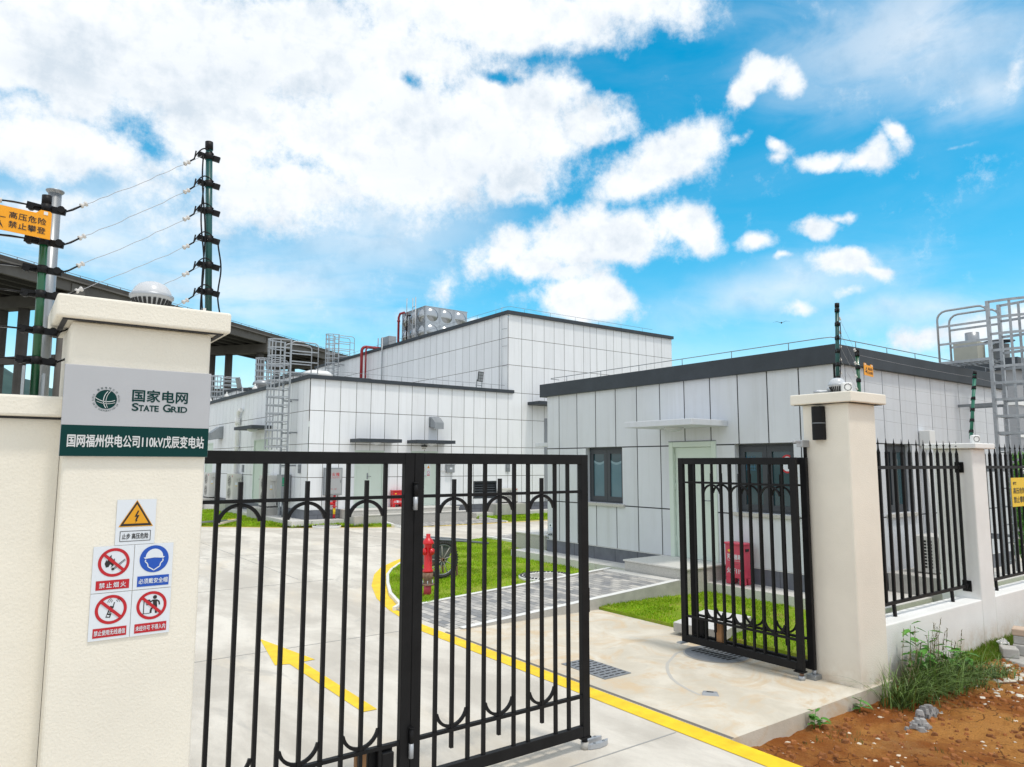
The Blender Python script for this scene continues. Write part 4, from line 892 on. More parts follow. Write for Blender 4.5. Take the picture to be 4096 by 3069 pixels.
# yellow plate on the second fence panel
t = thing('fence_sign', 'yellow high voltage plate fixed to the far picket fence panel', 'warning sign', (11.4, 3.82, 1.53))
PY = lambda u, v, d: (11.2+u, 3.825-d, 1.53+v)
MB().pbox(PY, 0, .52, 0, .39, -.004, 0, yellow_sign).build('plate', t)
m_ = MB(); text(m_, PY, '高压危险', .05, .47, .175, .255, .0015, ink, .014); text(m_, PY, '禁止攀爬', .05, .47, .05, .135, .0015, ink, .014); disc(m_, PY, .075, .315, .018, .022, .0015, ink, 16); text(m_, PY, '国家电网', .10, .17, .315, .335, .0015, ink, .014); text(m_, PY, 'STATE GRID', .10, .17, .298, .309, .0015, ink, .014); m_.build('lettering', t)
# ------------------------------------------------------------------ guard house (right)
pane_d = mat('dark_pane', (.022,.062,.075), .06, spec=.6); pane_l = mat('pane_over_blind', (.10,.185,.225), .10, spec=.5, var=.08, vscale=2); pane_r = mat('pane_blind_edge', (.20,.31,.36), .15)
frame_m = mat('window_frame', (.035,.043,.052), .45)
G = thing('guard_house', 'small white panelled guard house with dark roof edge behind the open gate', 'building', (12.8, 9, 0))
PX = lambda u, v, d: (10.0-d, u, v); PF = lambda u, v, d: (u, 5.57-d, v)
ujs = [5.58,6.154,6.71,7.27,7.835,8.404,8.983,9.571,10.147,10.724,11.299,11.884,12.30]; vjs = [.447,1.283,2.42,3.60]
win1 = (9.975,11.03,1.317,2.42); win2 = (6.285,7.36,1.317,2.42); doorh = (7.735,8.775,.446,2.487)
m_ = MB(); panel_wall(m_, PX, ujs, vjs, [win1, win2, doorh], .022, .008, panel_g, joint_d, .12); m_.build('side_wall', G)
ufs = [10.002,10.276,10.825,11.383,11.934,12.5,13.047,13.609,14.16,14.77,15.304,16.15]; win3 = (11.34,12.24,1.33,2.42)
m_ = MB(); panel_wall(m_, PF, ufs, vjs, [win3], .018, .008, panel_g, joint_d, .12); m_.build('front_wall', G)
m_ = MB(); m_.box(10.02, 16.14, 12.28, 12.30, .2, 3.6, panel_g); m_.box(16.12, 16.14, 5.59, 12.28, .2, 3.6, panel_g); m_.build('rear_wall', G)
m_ = MB(); m_.box(9.985, 10.02, 5.56, 12.31, -.1, .444, plinth_m); m_.box(10.021, 16.15, 5.555, 5.59, -.1, .444, plinth_m)
for u in np.arange(6.0, 12.2, .6): m_.box(9.983, 9.9845, u-.004, u+.004, .2, .44, joint_d)
m_.build('plinth', G); m_ = MB(); m_.box(9.982, 9.999, 5.56, 12.31, .4445, .454, kerb_w); m_.box(10.0, 16.15, 5.553, 5.57, .4445, .454, kerb_w); m_.build('plinth_cap', G)
m_ = MB(); m_.box(9.92, 10.25, 5.488, 12.48, 3.575, 3.862, fascia_m); m_.box(10.2505, 16.25, 5.488, 5.75, 3.575, 3.862, fascia_m); m_.box(15.95, 16.25, 5.7505, 12.48, 3.575, 3.862, fascia_m); m_.box(10.2505, 15.9495, 12.2, 12.48, 3.575, 3.862, fascia_m); m_.build('roof_edge', G, .006, 1)
MB().box(10.251, 15.949, 5.751, 12.199, 3.6, 3.7, conc_g).build('roof', G)
def window(parent, P, r, casements, blind=False, dep=-.10):
    u0,u1,v0,v1 = r; f = MB()
    f.pbox(P, u0+.002, u1-.002, v0+.002, v0+.035, dep-.05, dep, frame_m); f.pbox(P, u0+.002, u1-.002, v1-.035, v1-.002, dep-.05, dep, frame_m); f.pbox(P, u0+.002, u0+.035, v0+.0355, v1-.0355, dep-.05, dep, frame_m); f.pbox(P, u1-.035, u1-.002, v0+.0355, v1-.0355, dep-.05, dep, frame_m)
    f.pbox(P, u0+.01, u1-.01, v0+.01, v1-.01, -.75, -.74, dark_in)
    for (a, b) in ((u0+.01,u0+.02),(u1-.02,u1-.01)): f.pbox(P, a, b, v0+.01, v1-.01, -.739, dep-.051, dark_in)
    fr = f.build('window', parent); n = casements; w = (u1-u0-.07)/n
    for i in range(n):
        a = u0+.035+w*i; b = a+w; c = MB(); t = .085; d0, d1 = dep-.038, dep+.012
        c.pbox(P, a+.003, b-.003, v0+.038, v0+.038+t, d0, d1, frame_m); c.pbox(P, a+.003, b-.003, v1-.038-t, v1-.038, d0, d1, frame_m); c.pbox(P, a+.003, a+.003+t, v0+.0385+t, v1-.0385-t, d0, d1, frame_m); c.pbox(P, b-.003-t, b-.003, v0+.0385+t, v1-.0385-t, d0, d1, frame_m)
        c.build('casement', fr)
        p = MB(); z0, z1, zt = v0+.1, v1-.1, v1-.30; k = 8
        pts = [(a+t+(b-a-2*t)*q/k, zt-.045*math.sin(math.pi*q/k)) for q in range(k+1)] if blind else [(a+t,z1-.02),(b-t,z1-.02)]
        poly(p, P, [(a+t,z0),(b-t,z0)]+pts[::-1], dep-.012, pane_l if blind else pane_d); poly(p, P, pts+[(b-t,z1),(a+t,z1)], dep-.012, pane_d); p.build('pane', fr)
        if blind: p = MB(); p.pprism(P, pts+[(x,z+.045) for x,z in pts[::-1]], dep-.0118, dep-.0095, pane_r); p.build('blind_rail', fr)
    return fr
window(G, PX, win1, 2, True); w2 = window(G, PX, win2, 2); window(G, PF, win3, 2)
P_ = MB()
for k_ in range(5): stroke(P_, PX, [(7.05,2.20-.05*k_),(7.24,2.20-.05*k_)], .006, -.108, mat('cyan_decal', (.02,.16,.30), .4))
for k_ in range(4): stroke(P_, PX, [(7.07+.05*k_,2.0),(7.07+.05*k_,2.23)], .006, -.1075, mat('cyan_decal', (.02,.16,.30), .4))
P_.build('window_decal', w2)
P_ = MB(); disc(P_, PX, 6.475, 2.10, .11, .13, -.108, sign_w, 30); disc(P_, PX, 6.475, 2.10, .125, .145, -.1075, sign_r, 30, .80); poly(P_, PX, [(6.44,2.16),(6.52,2.16),(6.52,2.13),(6.47,2.13),(6.47,2.02),(6.44,2.02)], -.107, ink); P_.build('window_decal', w2)
for r in (win1, win2): MB().pbox(PX, r[0]-.06, r[1]+.05, r[2]-.062, r[2]-.004, -.08, .055, granite).build('window_sill', G, .004, 1)
MB().pbox(PF, win3[0]-.05, win3[1]+.05, win3[2]-.062, win3[2]-.004, -.08, .055, granite).build('window_sill', G, .004, 1)
d_ = MB()
u0,u1,v0,v1 = doorh
d_.pbox(PX, u0, u0+.095, v0, v1, -.10, .03, door_m); d_.pbox(PX, u1-.095, u1, v0, v1, -.10, .03, door_m); d_.pbox(PX, u0+.0955, u1-.0955, v1-.095, v1, -.10, .03, door_m); d_.pbox(PX, u0-.004, u1+.004, v1+.0005, v1+.012, -.05, .034, galv_d)
dr = d_.build('door', G, .006, 1)
MB().pbox(PX, u0+.098, u1-.098, v0+.006, v1-.098, -.075, -.03, door_m).build('door_leaf', dr, .004, 1)
m_ = MB()
for z in (2.22, 1.95, .75, 1.7): m_.tube([PX(u1-.098, z-.07, -.02), PX(u1-.098, z+.07, -.02)], .012, door_m, 8)
m_.build('hinge', dr); m_ = MB(); m_.pbox(PX, u0+.125, u0+.165, 1.35, 1.58, -.0295, -.018, galv_d); m_.tube([PX(u0+.145,1.47,-.018),PX(u0+.145,1.47,.03),PX(u0+.26,1.47,.03)], .010, steel_m, 8); m_.build('handle', dr)
c_ = MB().box(9.06, 9.9905, 7.485, 8.985, 2.725, 2.828, panel_g).build("canopy", G, .008, 2); MB().box(10.35, 12.0, 12.49, 13.2, 2.485, 2.575, panel_g).build("canopy", G, .008, 2)
MB().lathe([(.0005,-.075),(.08,-.068),(.135,-.045),(.165,-.012),(.168,-.002)], (9.52,8.25,2.7245), lamp_w, 28).build('lamp', c_)
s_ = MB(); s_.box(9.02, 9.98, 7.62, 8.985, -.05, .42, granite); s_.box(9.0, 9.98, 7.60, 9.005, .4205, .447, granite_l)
tag(s_.build('door_step', bevel=.004), 'speckled granite landing in front of the guard house door', 'step')
def roof_wire(pts, h, step, label):
    t = thing('lightning_conductor', label, 'conductor', pts[0], 'lightning conductors on the roof edges')
    m = MB(); m.tube(pts, .007, galv_d, 6); m.build('rod', t)
    for a, b in zip(pts[:-1], pts[1:]):
        a = Vector(a); b = Vector(b); n = max(1, int((b-a).length/step))
        if (b-a).length < .5: continue
        for i in range(n):
            p = a.lerp(b, (i+.5)/n); MB().tube([p, p-Vector((0,0,h))], .0065, galv_d, 5).build('support', t)
roof_wire([(10.35,12.3,3.985),(10.12,12.32,3.99),(10.05,12.22,3.99),(10.05,5.80,3.995),(10.10,5.66,4.0),(10.25,5.62,3.99),(16.1,5.62,3.985)], .125, .97, 'thin lightning conductor rod held above the guard house roof edge')

# extinguisher boxes
def ext_box(x, y, z, w, d, h, m, label, P):
    t = thing('extinguisher_box', label, 'fire box', (x, y, z), 'red fire extinguisher boxes')
    b = MB(); b.pbox(P, -w/2, w/2, .10, h-.03, 0, d, m)
    for s in (-1, 1):
        for q in (.0, d-.08): b.pbox(P, s*w/2-(.09 if s > 0 else 0), s*w/2+(.09 if s < 0 else 0), 0, .0995, q, q+.08, m)
    b.build('body', t, .006, 1)
    MB().pbox(P, -w/2-.02, w/2+.02, h-.029, h, -.01, d+.03, m).build('lid', t, .006, 1)
    l = MB(); text(l, P, '灭火器箱', -w*.40, w*.40, h*.60, h*.72, d+.002, sign_w, .02, 1.05); text(l, P, '火警119', -w*.42, w*.42, h*.26, h*.40, d+.002, sign_w, .02); text(l, P, 'Fire extinguisher box', -w*.38, w*.38, h*.545, h*.58, d+.002, sign_w, .0)
    disc(l, P, -w*.25, h*.80, .035, .02, d+.002, yellow_sign, 16); l.pbox(P, -w*.25, w*.25, h*.49, h*.495, d+.001, d+.003, joint_d); l.build('lettering', t)
    MB().pbox(P, w/2, w/2+.012, h*.80, h*.86, d*.3, d*.7, dark_in).build('handle', t)
ext_box(9.70, 7.2, .2, .35, .22, .65, pink_m, 'faded pinkish red fire extinguisher box against the guard house wall', lambda u, v, d: (9.87-d*.92-.05*u, 7.2-u, .2+v))
ext_box(11.98, 23.3, .52, .42, .22, .60, red_m, 'bright red fire extinguisher box between the two far doors', lambda u, v, d: (12.0+u, 23.49-d, .52+v))

# air conditioner beside the guard house, down pipe, tap and small plate
t = thing('outdoor_unit', 'white air conditioner outdoor unit on a concrete block behind the picket fence', 'air conditioner', (11.7, 5.1, .48))
m_ = MB(); m_.box(11.42, 12.02, 4.95, 5.25, .49, 1.03, ac_m); m_.build('casing', t, .01, 2)
m_ = MB()
for k_ in range(9): m_.box(11.417, 11.4195, 4.985, 5.05, .56+k_*.047, .59+k_*.047, dark_in); m_.box(11.417, 11.4195, 5.065, 5.13, .56+k_*.047, .59+k_*.047, dark_in)
m_.build('louvre', t); m_ = MB(); m_.box(11.56, 11.86, 4.942, 4.9495, .53, 1.0, mat('coil_grille', (.07,.062,.045), .7)); m_.build('coil', t)
tag(MB().box(11.1, 12.5, 4.75, 5.5, .1, .475, conc_g).build('unit_base', bevel=.01), 'low concrete block under the outdoor unit beside the guard house', 'concrete base')
t = thing('down_pipe', 'white square-headed rain pipe on the guard house front wall', 'drain pipe', (12.6, 5.47, .2))
MB().tube([(12.6,5.46,.2),(12.6,5.46,2.40)], .045, white_p, 12).build('pipe', t); MB().box(12.50, 12.70, 5.38, 5.555, 2.40, 2.66, white_p).build('hopper', t, .012, 2)
t = thing('tap', 'small steel wall tap low on the guard house corner', 'tap', (9.95, 12.15, .5)); m_ = MB(); m_.tube([(9.99,12.15,.56),(9.90,12.15,.56),(9.885,12.15,.53),(9.885,12.15,.47)], .018, steel_m, 10); m_.box(9.87,9.95,12.09,12.21,.585,.60,steel_m); m_.build('spout', t)
t = thing('notice_plate', 'small pale blue notice above the tap on the guard house corner', 'sign', (9.98, 12.13, .62)); MB().pbox(PX, 12.06, 12.24, .63, .80, .009, .013, sign_w).build('plate', t); m_ = MB(); disc(m_, PX, 12.19, .755, .02, .02, .0142, logo_g, 16); stroke(m_, PX, [(12.08,.70),(12.21,.70)], .008, .0142, sign_b); stroke(m_, PX, [(12.08,.66),(12.21,.66)], .006, .0142, sign_b); m_.build('print', t)

# ------------------------------------------------------------------ caged ladders
def ladder(O, ua, uo, w, z0, zt, zc, zr, reach, label, rc=.36, step=.30, hand=True, base=None):
    O = Vector(O); ua = Vector(ua); uo = Vector(uo)
    Q = lambda a, o, z: tuple(O+ua*a+uo*o+Vector((0,0,z)))
    t = thing('caged_ladder', label, 'ladder', tuple(O+Vector((0,0,z0))), 'galvanised caged roof ladders')
    for s in (-1, 1): MB().bar(Q(s*w/2,0,z0), Q(s*w/2,0,zt), .05, .065, galv, ua).build('side_rail', t)
    n = int((zt-.9-z0)/step)
    for i in range(n): MB().tube([Q(-w/2,0,z0+.2+i*step), Q(w/2,0,z0+.2+i*step)], .013, galv_d, 6).build('rung', t)
    hz = []
    z = zt-.02
    while z > zc: hz.append(z); z -= .29
    def ring(q): return (-(w/2)*math.cos(q)*(rc/(w/2) if False else 1.0), rc*2*math.sin(q)*.98)
    K = 12
    for z in hz:
        pts = [ring(math.pi*i/K) for i in range(K+1)]
        h = MB()
        for (a0,o0),(a1,o1) in zip(pts[:-1], pts[1:]): h.bar(Q(a0,o0,z), Q(a1,o1,z), .008, .045, galv)
        h.build('cage_hoop', t)
    for i in (2, 4, 6, 8, 10):
        a, o = ring(math.pi*i/K); MB().bar(Q(a*.97,o*.985,zc), Q(a*.97,o*.985,zt), .042, .008, galv, ua if i != 6 else uo).build('cage_strap', t)
    if hand:
        for s in (-1, 1):
            r = MB(); k = .16; top = zt-.06; a = s*w/2
            pts = [Q(a,0,top-k)]+[Q(a,-(k-k*math.cos(R(b))),top-k+k*math.sin(R(b))) for b in (20,45,70,90)]+[Q(a,-(reach-k+k*math.sin(R(b))),top-k+k*math.cos(R(b))) for b in (0,25,50,70,90)]+[Q(a,-reach,zr)]
            r.tube(pts, .02, galv, 8)
            for f in (.36, .70): r.bar(Q(a,0,zr+(top-zr)*f), Q(a,-reach,zr+(top-zr)*f), .008, .04, galv)
            r.bar(Q(a,0,zr), Q(a,-reach,zr), .04, .05, galv); r.build('handrail', t)
        p = MB(); n = int(reach/.09)
        for i in range(n): p.bar(Q(-w/2,-.04-i*.09,zr), Q(w/2,-.04-i*.09,zr), .03, .012, galv_d)
        p.build('walkway', t)
    for z in np.arange(z0+.6, zr-.1, 1.15):
        for s in (-1, 1): MB().bar(Q(s*w/2,0,z), Q(s*w/2,-(.42 if base is None else base),z), .03, .05, galv_d).build('wall_bracket', t)
    return t
ladder((8.36,24.95,0), (0,1,0), (-1,0,0), .66, .25, 6.44, 2.55, 5.27, 1.0, 'tall caged ladder on the left flank of the far white building near its corner', rc=.36, base=.32)
ladder((16.65,40.8,0), (0,1,0), (-1,0,0), .66, 5.1, 9.85, 5.4, 8.52, 1.0, 'caged ladder rising to the highest roof beside the red pipes', rc=.36, base=.38)
ladder((10.4,33.6,0), (0,1,0), (-1,0,0), .62, 5.1, 6.98, 5.2, 6.15, .8, 'small caged ladder on the low rooftop block behind the tallest ladder', rc=.33, base=.28)
ladder((10.2,41.2,0), (0,1,0), (-1,0,0), .62, 5.1, 6.88, 5.2, 6.15, .9, 'farthest small caged ladder, just right of the name board pillar', rc=.33, base=.28)
ladder((14.36,4.98,0), (1,0,0), (0,-1,0), .50, .25, 4.985, 2.2, 3.955, .84, 'large caged ladder on the guard house front wall at the right edge', rc=.33, step=.31, base=.58)

# ------------------------------------------------------------------ main substation building
S = thing('substation_building', 'long white panelled main building with tall rear block and lower front wing', 'building', (18, 30, 0))
YW = 23.53; PW = lambda u, v, d: (u, YW-d, v); PL = lambda u, v, d: (8.70-d, u, v); PM = lambda u, v, d: (17.05-d, u, v)
us = [8.71,9.23,9.8,10.4,10.96,11.52,12.07,12.62,13.18,13.74,14.36,14.92,15.38,15.93,16.48,17.05]; vs = [.5,1.6,2.74,3.88,5.0]
hol = [(10.39,11.53,.52,2.54),(12.62,13.77,.52,2.54),(15.39,16.50,.72,1.40)]
m_ = MB(); panel_wall(m_, PW, us, vs, hol, .019, .006, panel_w, joint_b, .10); m_.build('wing_front_wall', S)
us2 = [17.05,17.75,18.31,18.96,19.52,20.1,20.66,21.23,21.63,22.04,22.64,23.11,23.64,24.19,24.75,25.28,25.84,26.39,27.13]
m_ = MB(); panel_wall(m_, PW, us2, [.5,1.6,2.74,3.88,5.0,6.15,7.29,8.29], [], .019, .006, panel_w, joint_b); m_.build('block_front_wall', S)
usL = [23.54+.585*i for i in range(40)]; dl = (27.75,29.65,.35,3.02); dl2 = (36.2,37.6,.35,3.05)
m_ = MB(); panel_wall(m_, PL, usL, vs, [dl, dl2], .019, .006, panel_w, joint_b, .14); m_.build('wing_side_wall', S)
usM = [23.54+.5855*i for i in range(38)]
m_ = MB(); panel_wall(m_, PM, usM, [4.9,6.15,7.29,8.29], [], .019, .006, panel_w, joint_b); m_.build('block_side_wall', S)
m_ = MB(); m_.box(8.66, 8.70, 23.49, 46.3, -.1, .498, plinth_m); m_.box(8.7005, 27.13, 23.49, 23.53, -.1, .498, plinth_m)
for u in np.arange(9.1, 27, .6): m_.box(u-.005, u+.005, 23.487, 23.4895, .2, .34, joint_d); m_.box(u+.295, u+.305, 23.487, 23.4895, .35, .49, joint_d)
m_.box(8.66, 27.1, 23.487, 23.4895, .341, .349, joint_d); m_.build('plinth', S)
m_ = MB(); m_.box(8.60, 8.9, 23.43, 46.3, 4.965, 5.095, fascia_m); m_.box(8.901, 17.30, 23.43, 23.73, 4.965, 5.095, fascia_m); m_.build('wing_roof_edge', S)
m_ = MB(); m_.box(16.95, 17.25, 23.42, 45.2, 8.275, 8.42, fascia_m); m_.box(17.251, 27.18, 23.42, 23.72, 8.275, 8.42, fascia_m); m_.box(26.9, 27.18, 23.721, 45.2, 8.275, 8.42, fascia_m); m_.build('block_roof_edge', S)
m_ = MB(); m_.box(8.9, 17.04, 23.73, 46.2, 4.85, 4.95, conc_g); m_.box(17.25, 26.9, 23.72, 45.1, 8.1, 8.2, conc_g); m_.box(27.11, 27.125, 23.54, 45.1, .3, 8.28, panel_w); m_.box(17.06, 27.1, 45.08, 45.1, .3, 8.28, panel_w); m_.build('roof', S)
def steel_door(P, r, two, label=None):
    u0,u1,v0,v1 = r; f = MB()
    f.pbox(P, u0, u0+.06, v0, v1, -.08, .012, door_m); f.pbox(P, u1-.06, u1, v0, v1, -.08, .012, door_m); f.pbox(P, u0+.0605, u1-.0605, v1-.06, v1, -.08, .012, door_m)
    d = f.build('door', S); mid = (u0+u1)/2
    spans = [(u0+.062, mid-.002), (mid+.002, u1-.062)] if two else [(u0+.062, u1-.062)]
    for a, b in spans: MB().pbox(P, a, b, v0+.004, v1-.062, -.06, -.03, door_m).build('door_leaf', d, .003, 1)
    h = MB(); hu = mid-.06 if two else u0+.14; h.pbox(P, hu-.02, hu+.02, v0+1.0, v0+1.22, -.0295, -.018, galv_d); h.tube([P(hu,v0+1.1,-.018),P(hu,v0+1.1,.03),P(hu+.12,v0+1.1,.03)], .011, steel_m, 8); h.build('handle', d); return d
steel_door(PW, hol[0], True); d2 = steel_door(PW, hol[1], True); steel_door(PL, dl, True); steel_door(PL, dl2, True)
m_ = MB()
for (u, v, w, h, c) in ((12.98,1.80,.26,.18,sign_w),(12.98,1.56,.26,.2,sign_w),(13.30,1.85,.16,.2,sign_w),(13.30,1.62,.16,.2,sign_w)): poly(m_, PW, [(u,v),(u+w,v),(u+w,v+h),(u,v+h)], -.028, c)
text(m_, PW, '蓄电池室', 13.0, 13.22, 1.90, 1.96, -.0268, sign_r, .02); text(m_, PW, '随手关门', 13.0, 13.22, 1.82, 1.88, -.0268, sign_r, .02)
poly(m_, PW, [(13.32,1.90),(13.44,1.90),(13.38,2.02)], -.0268, sign_y); disc(m_, PW, 13.38, 1.75, .055, .055, -.0268, sign_r, 20, .75); poly(m_, PW, [(13.32,1.63),(13.44,1.63),(13.44,1.67),(13.32,1.67)], -.0268, sign_r); stroke(m_, PW, [(13.0,1.68),(13.2,1.68)], .02, -.0268, sign_b); m_.build('notices', d2)
m_ = MB(); m_.pbox(PW, 13.04, 13.26, 2.60, 2.72, .007, .02, white_p); m_.pbox(PW, 13.04, 13.26, 2.70, 2.76, .0205, .06, dark_in); text(m_, PW, '蓄电池室', 13.07, 13.23, 2.63, 2.67, .0215, ink, .02); m_.build('room_plate', S)
for (x0, x1) in ((10.2,11.82),(12.44,14.05)):
    c = MB().box(x0, x1, 22.73, 23.52, 2.815, 2.935, fascia_m).build('canopy', S)
    MB().lathe([(.0005,-.085),(.08,-.078),(.14,-.05),(.17,-.012),(.172,-.002)], ((x0+x1)/2, 23.1, 2.8145), lamp_w, 24).build('lamp', c)
c = MB().box(7.94, 8.69, 27.5, 29.9, 3.40, 3.52, fascia_m).build('canopy', S); MB().lathe([(.0005,-.10),(.10,-.09),(.17,-.06),(.2,-.012),(.203,-.002)], (8.3,28.6,3.3995), lamp_w, 24).build('lamp', c)
MB().box(18.95, 21.6, 23.50, 23.522, .52, 4.0, mat('grey_shutter', (.26,.28,.31), .5)).build('shutter_door', S); MB().box(18.06, 22.2, 22.7, 23.52, 4.52, 4.65, fascia_m).build('canopy', S)
m_ = MB()
for k_ in range(7):
    z = .745+k_*.094; m_.hexa([(15.42,23.55,z),(16.47,23.55,z),(16.47,23.60,z+.05),(15.42,23.60,z+.05),(15.42,23.55,z+.012),(16.47,23.55,z+.012),(16.47,23.60,z+.062),(15.42,23.60,z+.062)], frame_m)
m_.box(15.40, 16.49, 23.61, 23.62, .73, 1.39, dark_in)
for a in ((15.395,15.44,.725,1.395),(16.45,16.495,.725,1.395),(15.4405,16.4495,1.35,1.395),(15.4405,16.4495,.725,.745)): m_.box(a[0],a[1],23.515,23.56,a[2],a[3],frame_m)
m_.build('louvre_vent', S)
for (P, u, v) in ((PW,16.93,1.76),(PL,24.12,1.74),(PL,30.9,1.70)):
    m = MB(); m.pbox(P, u, u+.20, v, v+.30, .007, .05, galv_d); m.pbox(P, u+.03, u+.17, v+.15, v+.27, .0505, .055, sheet_m); m.build('wall_box', S)
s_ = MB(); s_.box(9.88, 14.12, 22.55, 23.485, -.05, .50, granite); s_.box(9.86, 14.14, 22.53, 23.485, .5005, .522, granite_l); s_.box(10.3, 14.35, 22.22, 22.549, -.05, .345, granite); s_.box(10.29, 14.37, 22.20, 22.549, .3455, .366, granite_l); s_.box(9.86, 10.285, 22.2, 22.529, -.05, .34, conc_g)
tag(s_.build('door_step'), 'long two-step granite landing before the two far canopied doors', 'step')
# upper blocks on the roof of the wing
def block(x0, x1, y0, y1, z, label):
    t = thing('rooftop_block', label, 'building', ((x0+x1)/2, (y0+y1)/2, 4.95), 'low blocks on the wing roof')
    m = MB(); pl_ = lambda u, v, d: (x0-d, u, v); pf = lambda u, v, d: (u, y0-d, v)
    panel_wall(m, pl_, list(np.arange(y0+.01, y1, .6))+[y1], [4.96,z-.1], [], .019, .006, panel_w, joint_b); panel_wall(m, pf, list(np.arange(x0+.01, x1, .6))+[x1], [4.96,z-.1], [], .019, .006, panel_w, joint_b); m.box(x1-.02, x1, y0+.02, y1, 4.96, z-.1, panel_w); m.build('wall', t)
    m = MB(); m.box(x0-.1, x1, y0-.1, y1, z-.14, z, fascia_m); m.build('roof_edge', t)
block(10.75, 14.5, 31.25, 36.5, 6.1, 'low white rooftop block with dark edge behind the tall ladder')
block(10.55, 14.5, 39.6, 44.5, 6.1, 'farther low white rooftop block with dark edge beside the farthest ladder')
# fittings: each a thing of its own
def hood(P, u0, u1, v0, v1, dep, label):
    t = thing('vent_hood', label, 'vent', P((u0+u1)/2, (v0+v1)/2, 0), 'sheet metal vent hoods')
    m = MB(); m.pbox(P, u0-.03, u1+.03, v0-.03, v1+.03, .007, .03, sheet_m); h = v1-v0
    a = [P(u0,v0,.03),P(u1,v0,.03),P(u1,v1,.03),P(u0,v1,.03),P(u0,v0-.10,dep),P(u1,v0-.10,dep),P(u1,v0+h*.42,dep),P(u0,v0+h*.42,dep),P(u0,v1,.16),P(u1,v1,.16)]
    m.add(a, [(3,2,9,8),(8,9,6,7),(7,6,5,4),(0,3,8,7,4),(1,5,6,9,2),(0,4,5,1)], sheet_m); m.build('hood', t)
    m = MB(); m.add([P(u0+.03,v0-.045,.12),P(u1-.03,v0-.045,.12),P(u1-.03,v0-.094,dep-.06),P(u0+.03,v0-.094,dep-.06)], [(0,1,2,3)], galv_d); m.build('mesh_screen', t)
hood(PW, 13.38, 13.76, 3.47, 3.81, .42, 'sheet metal vent hood above the right one of the two far canopies')
hood(PL, 34.5, 35.2, 3.22, 3.74, .55, 'sheet metal vent hood on the flank of the far building right beside the name board')
t = thing('hydrant_cabinet', 'grey wall cabinet lettered for a fire hydrant left of the far doors', 'cabinet', (9.55, 23.4, 1.0))
PC = lambda u, v, d: (9.26+u, 23.32-d, 1.0+v)
MB().pbox(PC, 0, .61, 0, .935, -.205, 0, sheet_m).build('body', t, .008, 1); m_ = MB(); m_.pbox(PC, .05, .57, .05, .885, .0005, .008, mat('cabinet_door', (.42,.43,.44), .4, metal=.3)); dd = m_.build('door', t)
m_ = MB(); text(m_, PC, '消火栓', .08, .50, .64, .77, .0095, sign_r, .02, 1.3); text(m_, PC, 'Fire Hydrant', .10, .50, .565, .61, .0095, sign_r, .0); text(m_, PC, '119-10', .12, .40, .19, .23, .0095, sign_r, .0); m_.build('lettering', t); MB().pbox(PC, .535, .555, .42, .52, .0085, .02, galv_d).build('latch', t)
t = thing('standpipe', 'red fire standpipe with valve and yellow band below the hydrant cabinet', 'pipe', (9.63, 23.38, .2)); m_ = MB(); m_.tube([(9.63,23.38,.2),(9.63,23.38,.995)], .042, red_m, 14); m_.tube([(9.63,23.38,.72),(9.45,23.36,.72)], .05, red_m, 12); m_.build('pipe', t); m_ = MB()
for z in (.62,.80,.86): m_.lathe([(.0425,-.012),(.085,-.012),(.085,.012),(.0425,.012)], (9.63,23.38,z), red_m, 16)
m_.build('flange', t); MB().tube([(9.63,23.38,.36),(9.63,23.38,.56)], .0435, yellow_sign, 14).build('band', t); m_ = MB(); m_.lathe([(.0,0),(.09,0),(.09,.02),(.0,.02)], (9.63,23.38,.199), galv_d, 14); m_.build('base', t)
t = thing('meter_box', 'small grey electrical box right of the far right-hand door', 'box', (14.27, 23.45, 1.74)); MB().pbox(PW, 14.1, 14.44, 1.74, 2.03, .007, .14, sheet_m).build('body', t, .006, 1); MB().pbox(PW, 14.08, 14.46, 2.031, 2.05, .007, .17, sheet_m).build('rain_lid', t); m_ = MB(); m_.pbox(PW, 14.22, 14.33, 1.86, 1.93, .1405, .143, sign_w); m_.build('label', t); m_ = MB(); m_.pbox(PW, 13.86, 14.095, 1.79, 1.83, .007, .05, white_p); m_.build('trunking', t)
def unit(P, w, d, h, label, fans=2):
    t = thing('outdoor_unit', label, 'air conditioner', P(w/2, 0, d/2), 'outdoor units along the far building')
    MB().pbox(P, 0, w, .04, h, 0, d, ac_m).build('casing', t, .012, 2)
    for k in range(fans):
        zc = h*(.74-.44*k) if fans == 2 else h*.52; r = min(w*.40, h*.20 if fans == 2 else h*.38); uc = w*.46
        m = MB(); disc(m, P, uc, zc, r, r, d+.004, dark_in, 28)
        for q in (1.0, .82, .64, .46, .28): disc(m, P, uc, zc, r*q, r*q, d+.012, ac_m, 28, .90)
        for q in range(8): stroke(m, P, [(uc, zc), (uc+r*math.cos(q*.785+.2), zc+r*math.sin(q*.785+.2))], .012, d+.010, ac_m)
        m.build('fan_grille', t)
    m = MB(); m.pbox(P, .0, w, 0, .039, .03, .08, dark_in); m.pbox(P, 0, w, 0, .039, d-.08, d-.03, dark_in); m.build('feet', t)
    m = MB(); m.pbox(P, w*.86, w*.93, h*.88, h*.94, d+.001, d+.003, sign_r); m.build('badge', t); return t
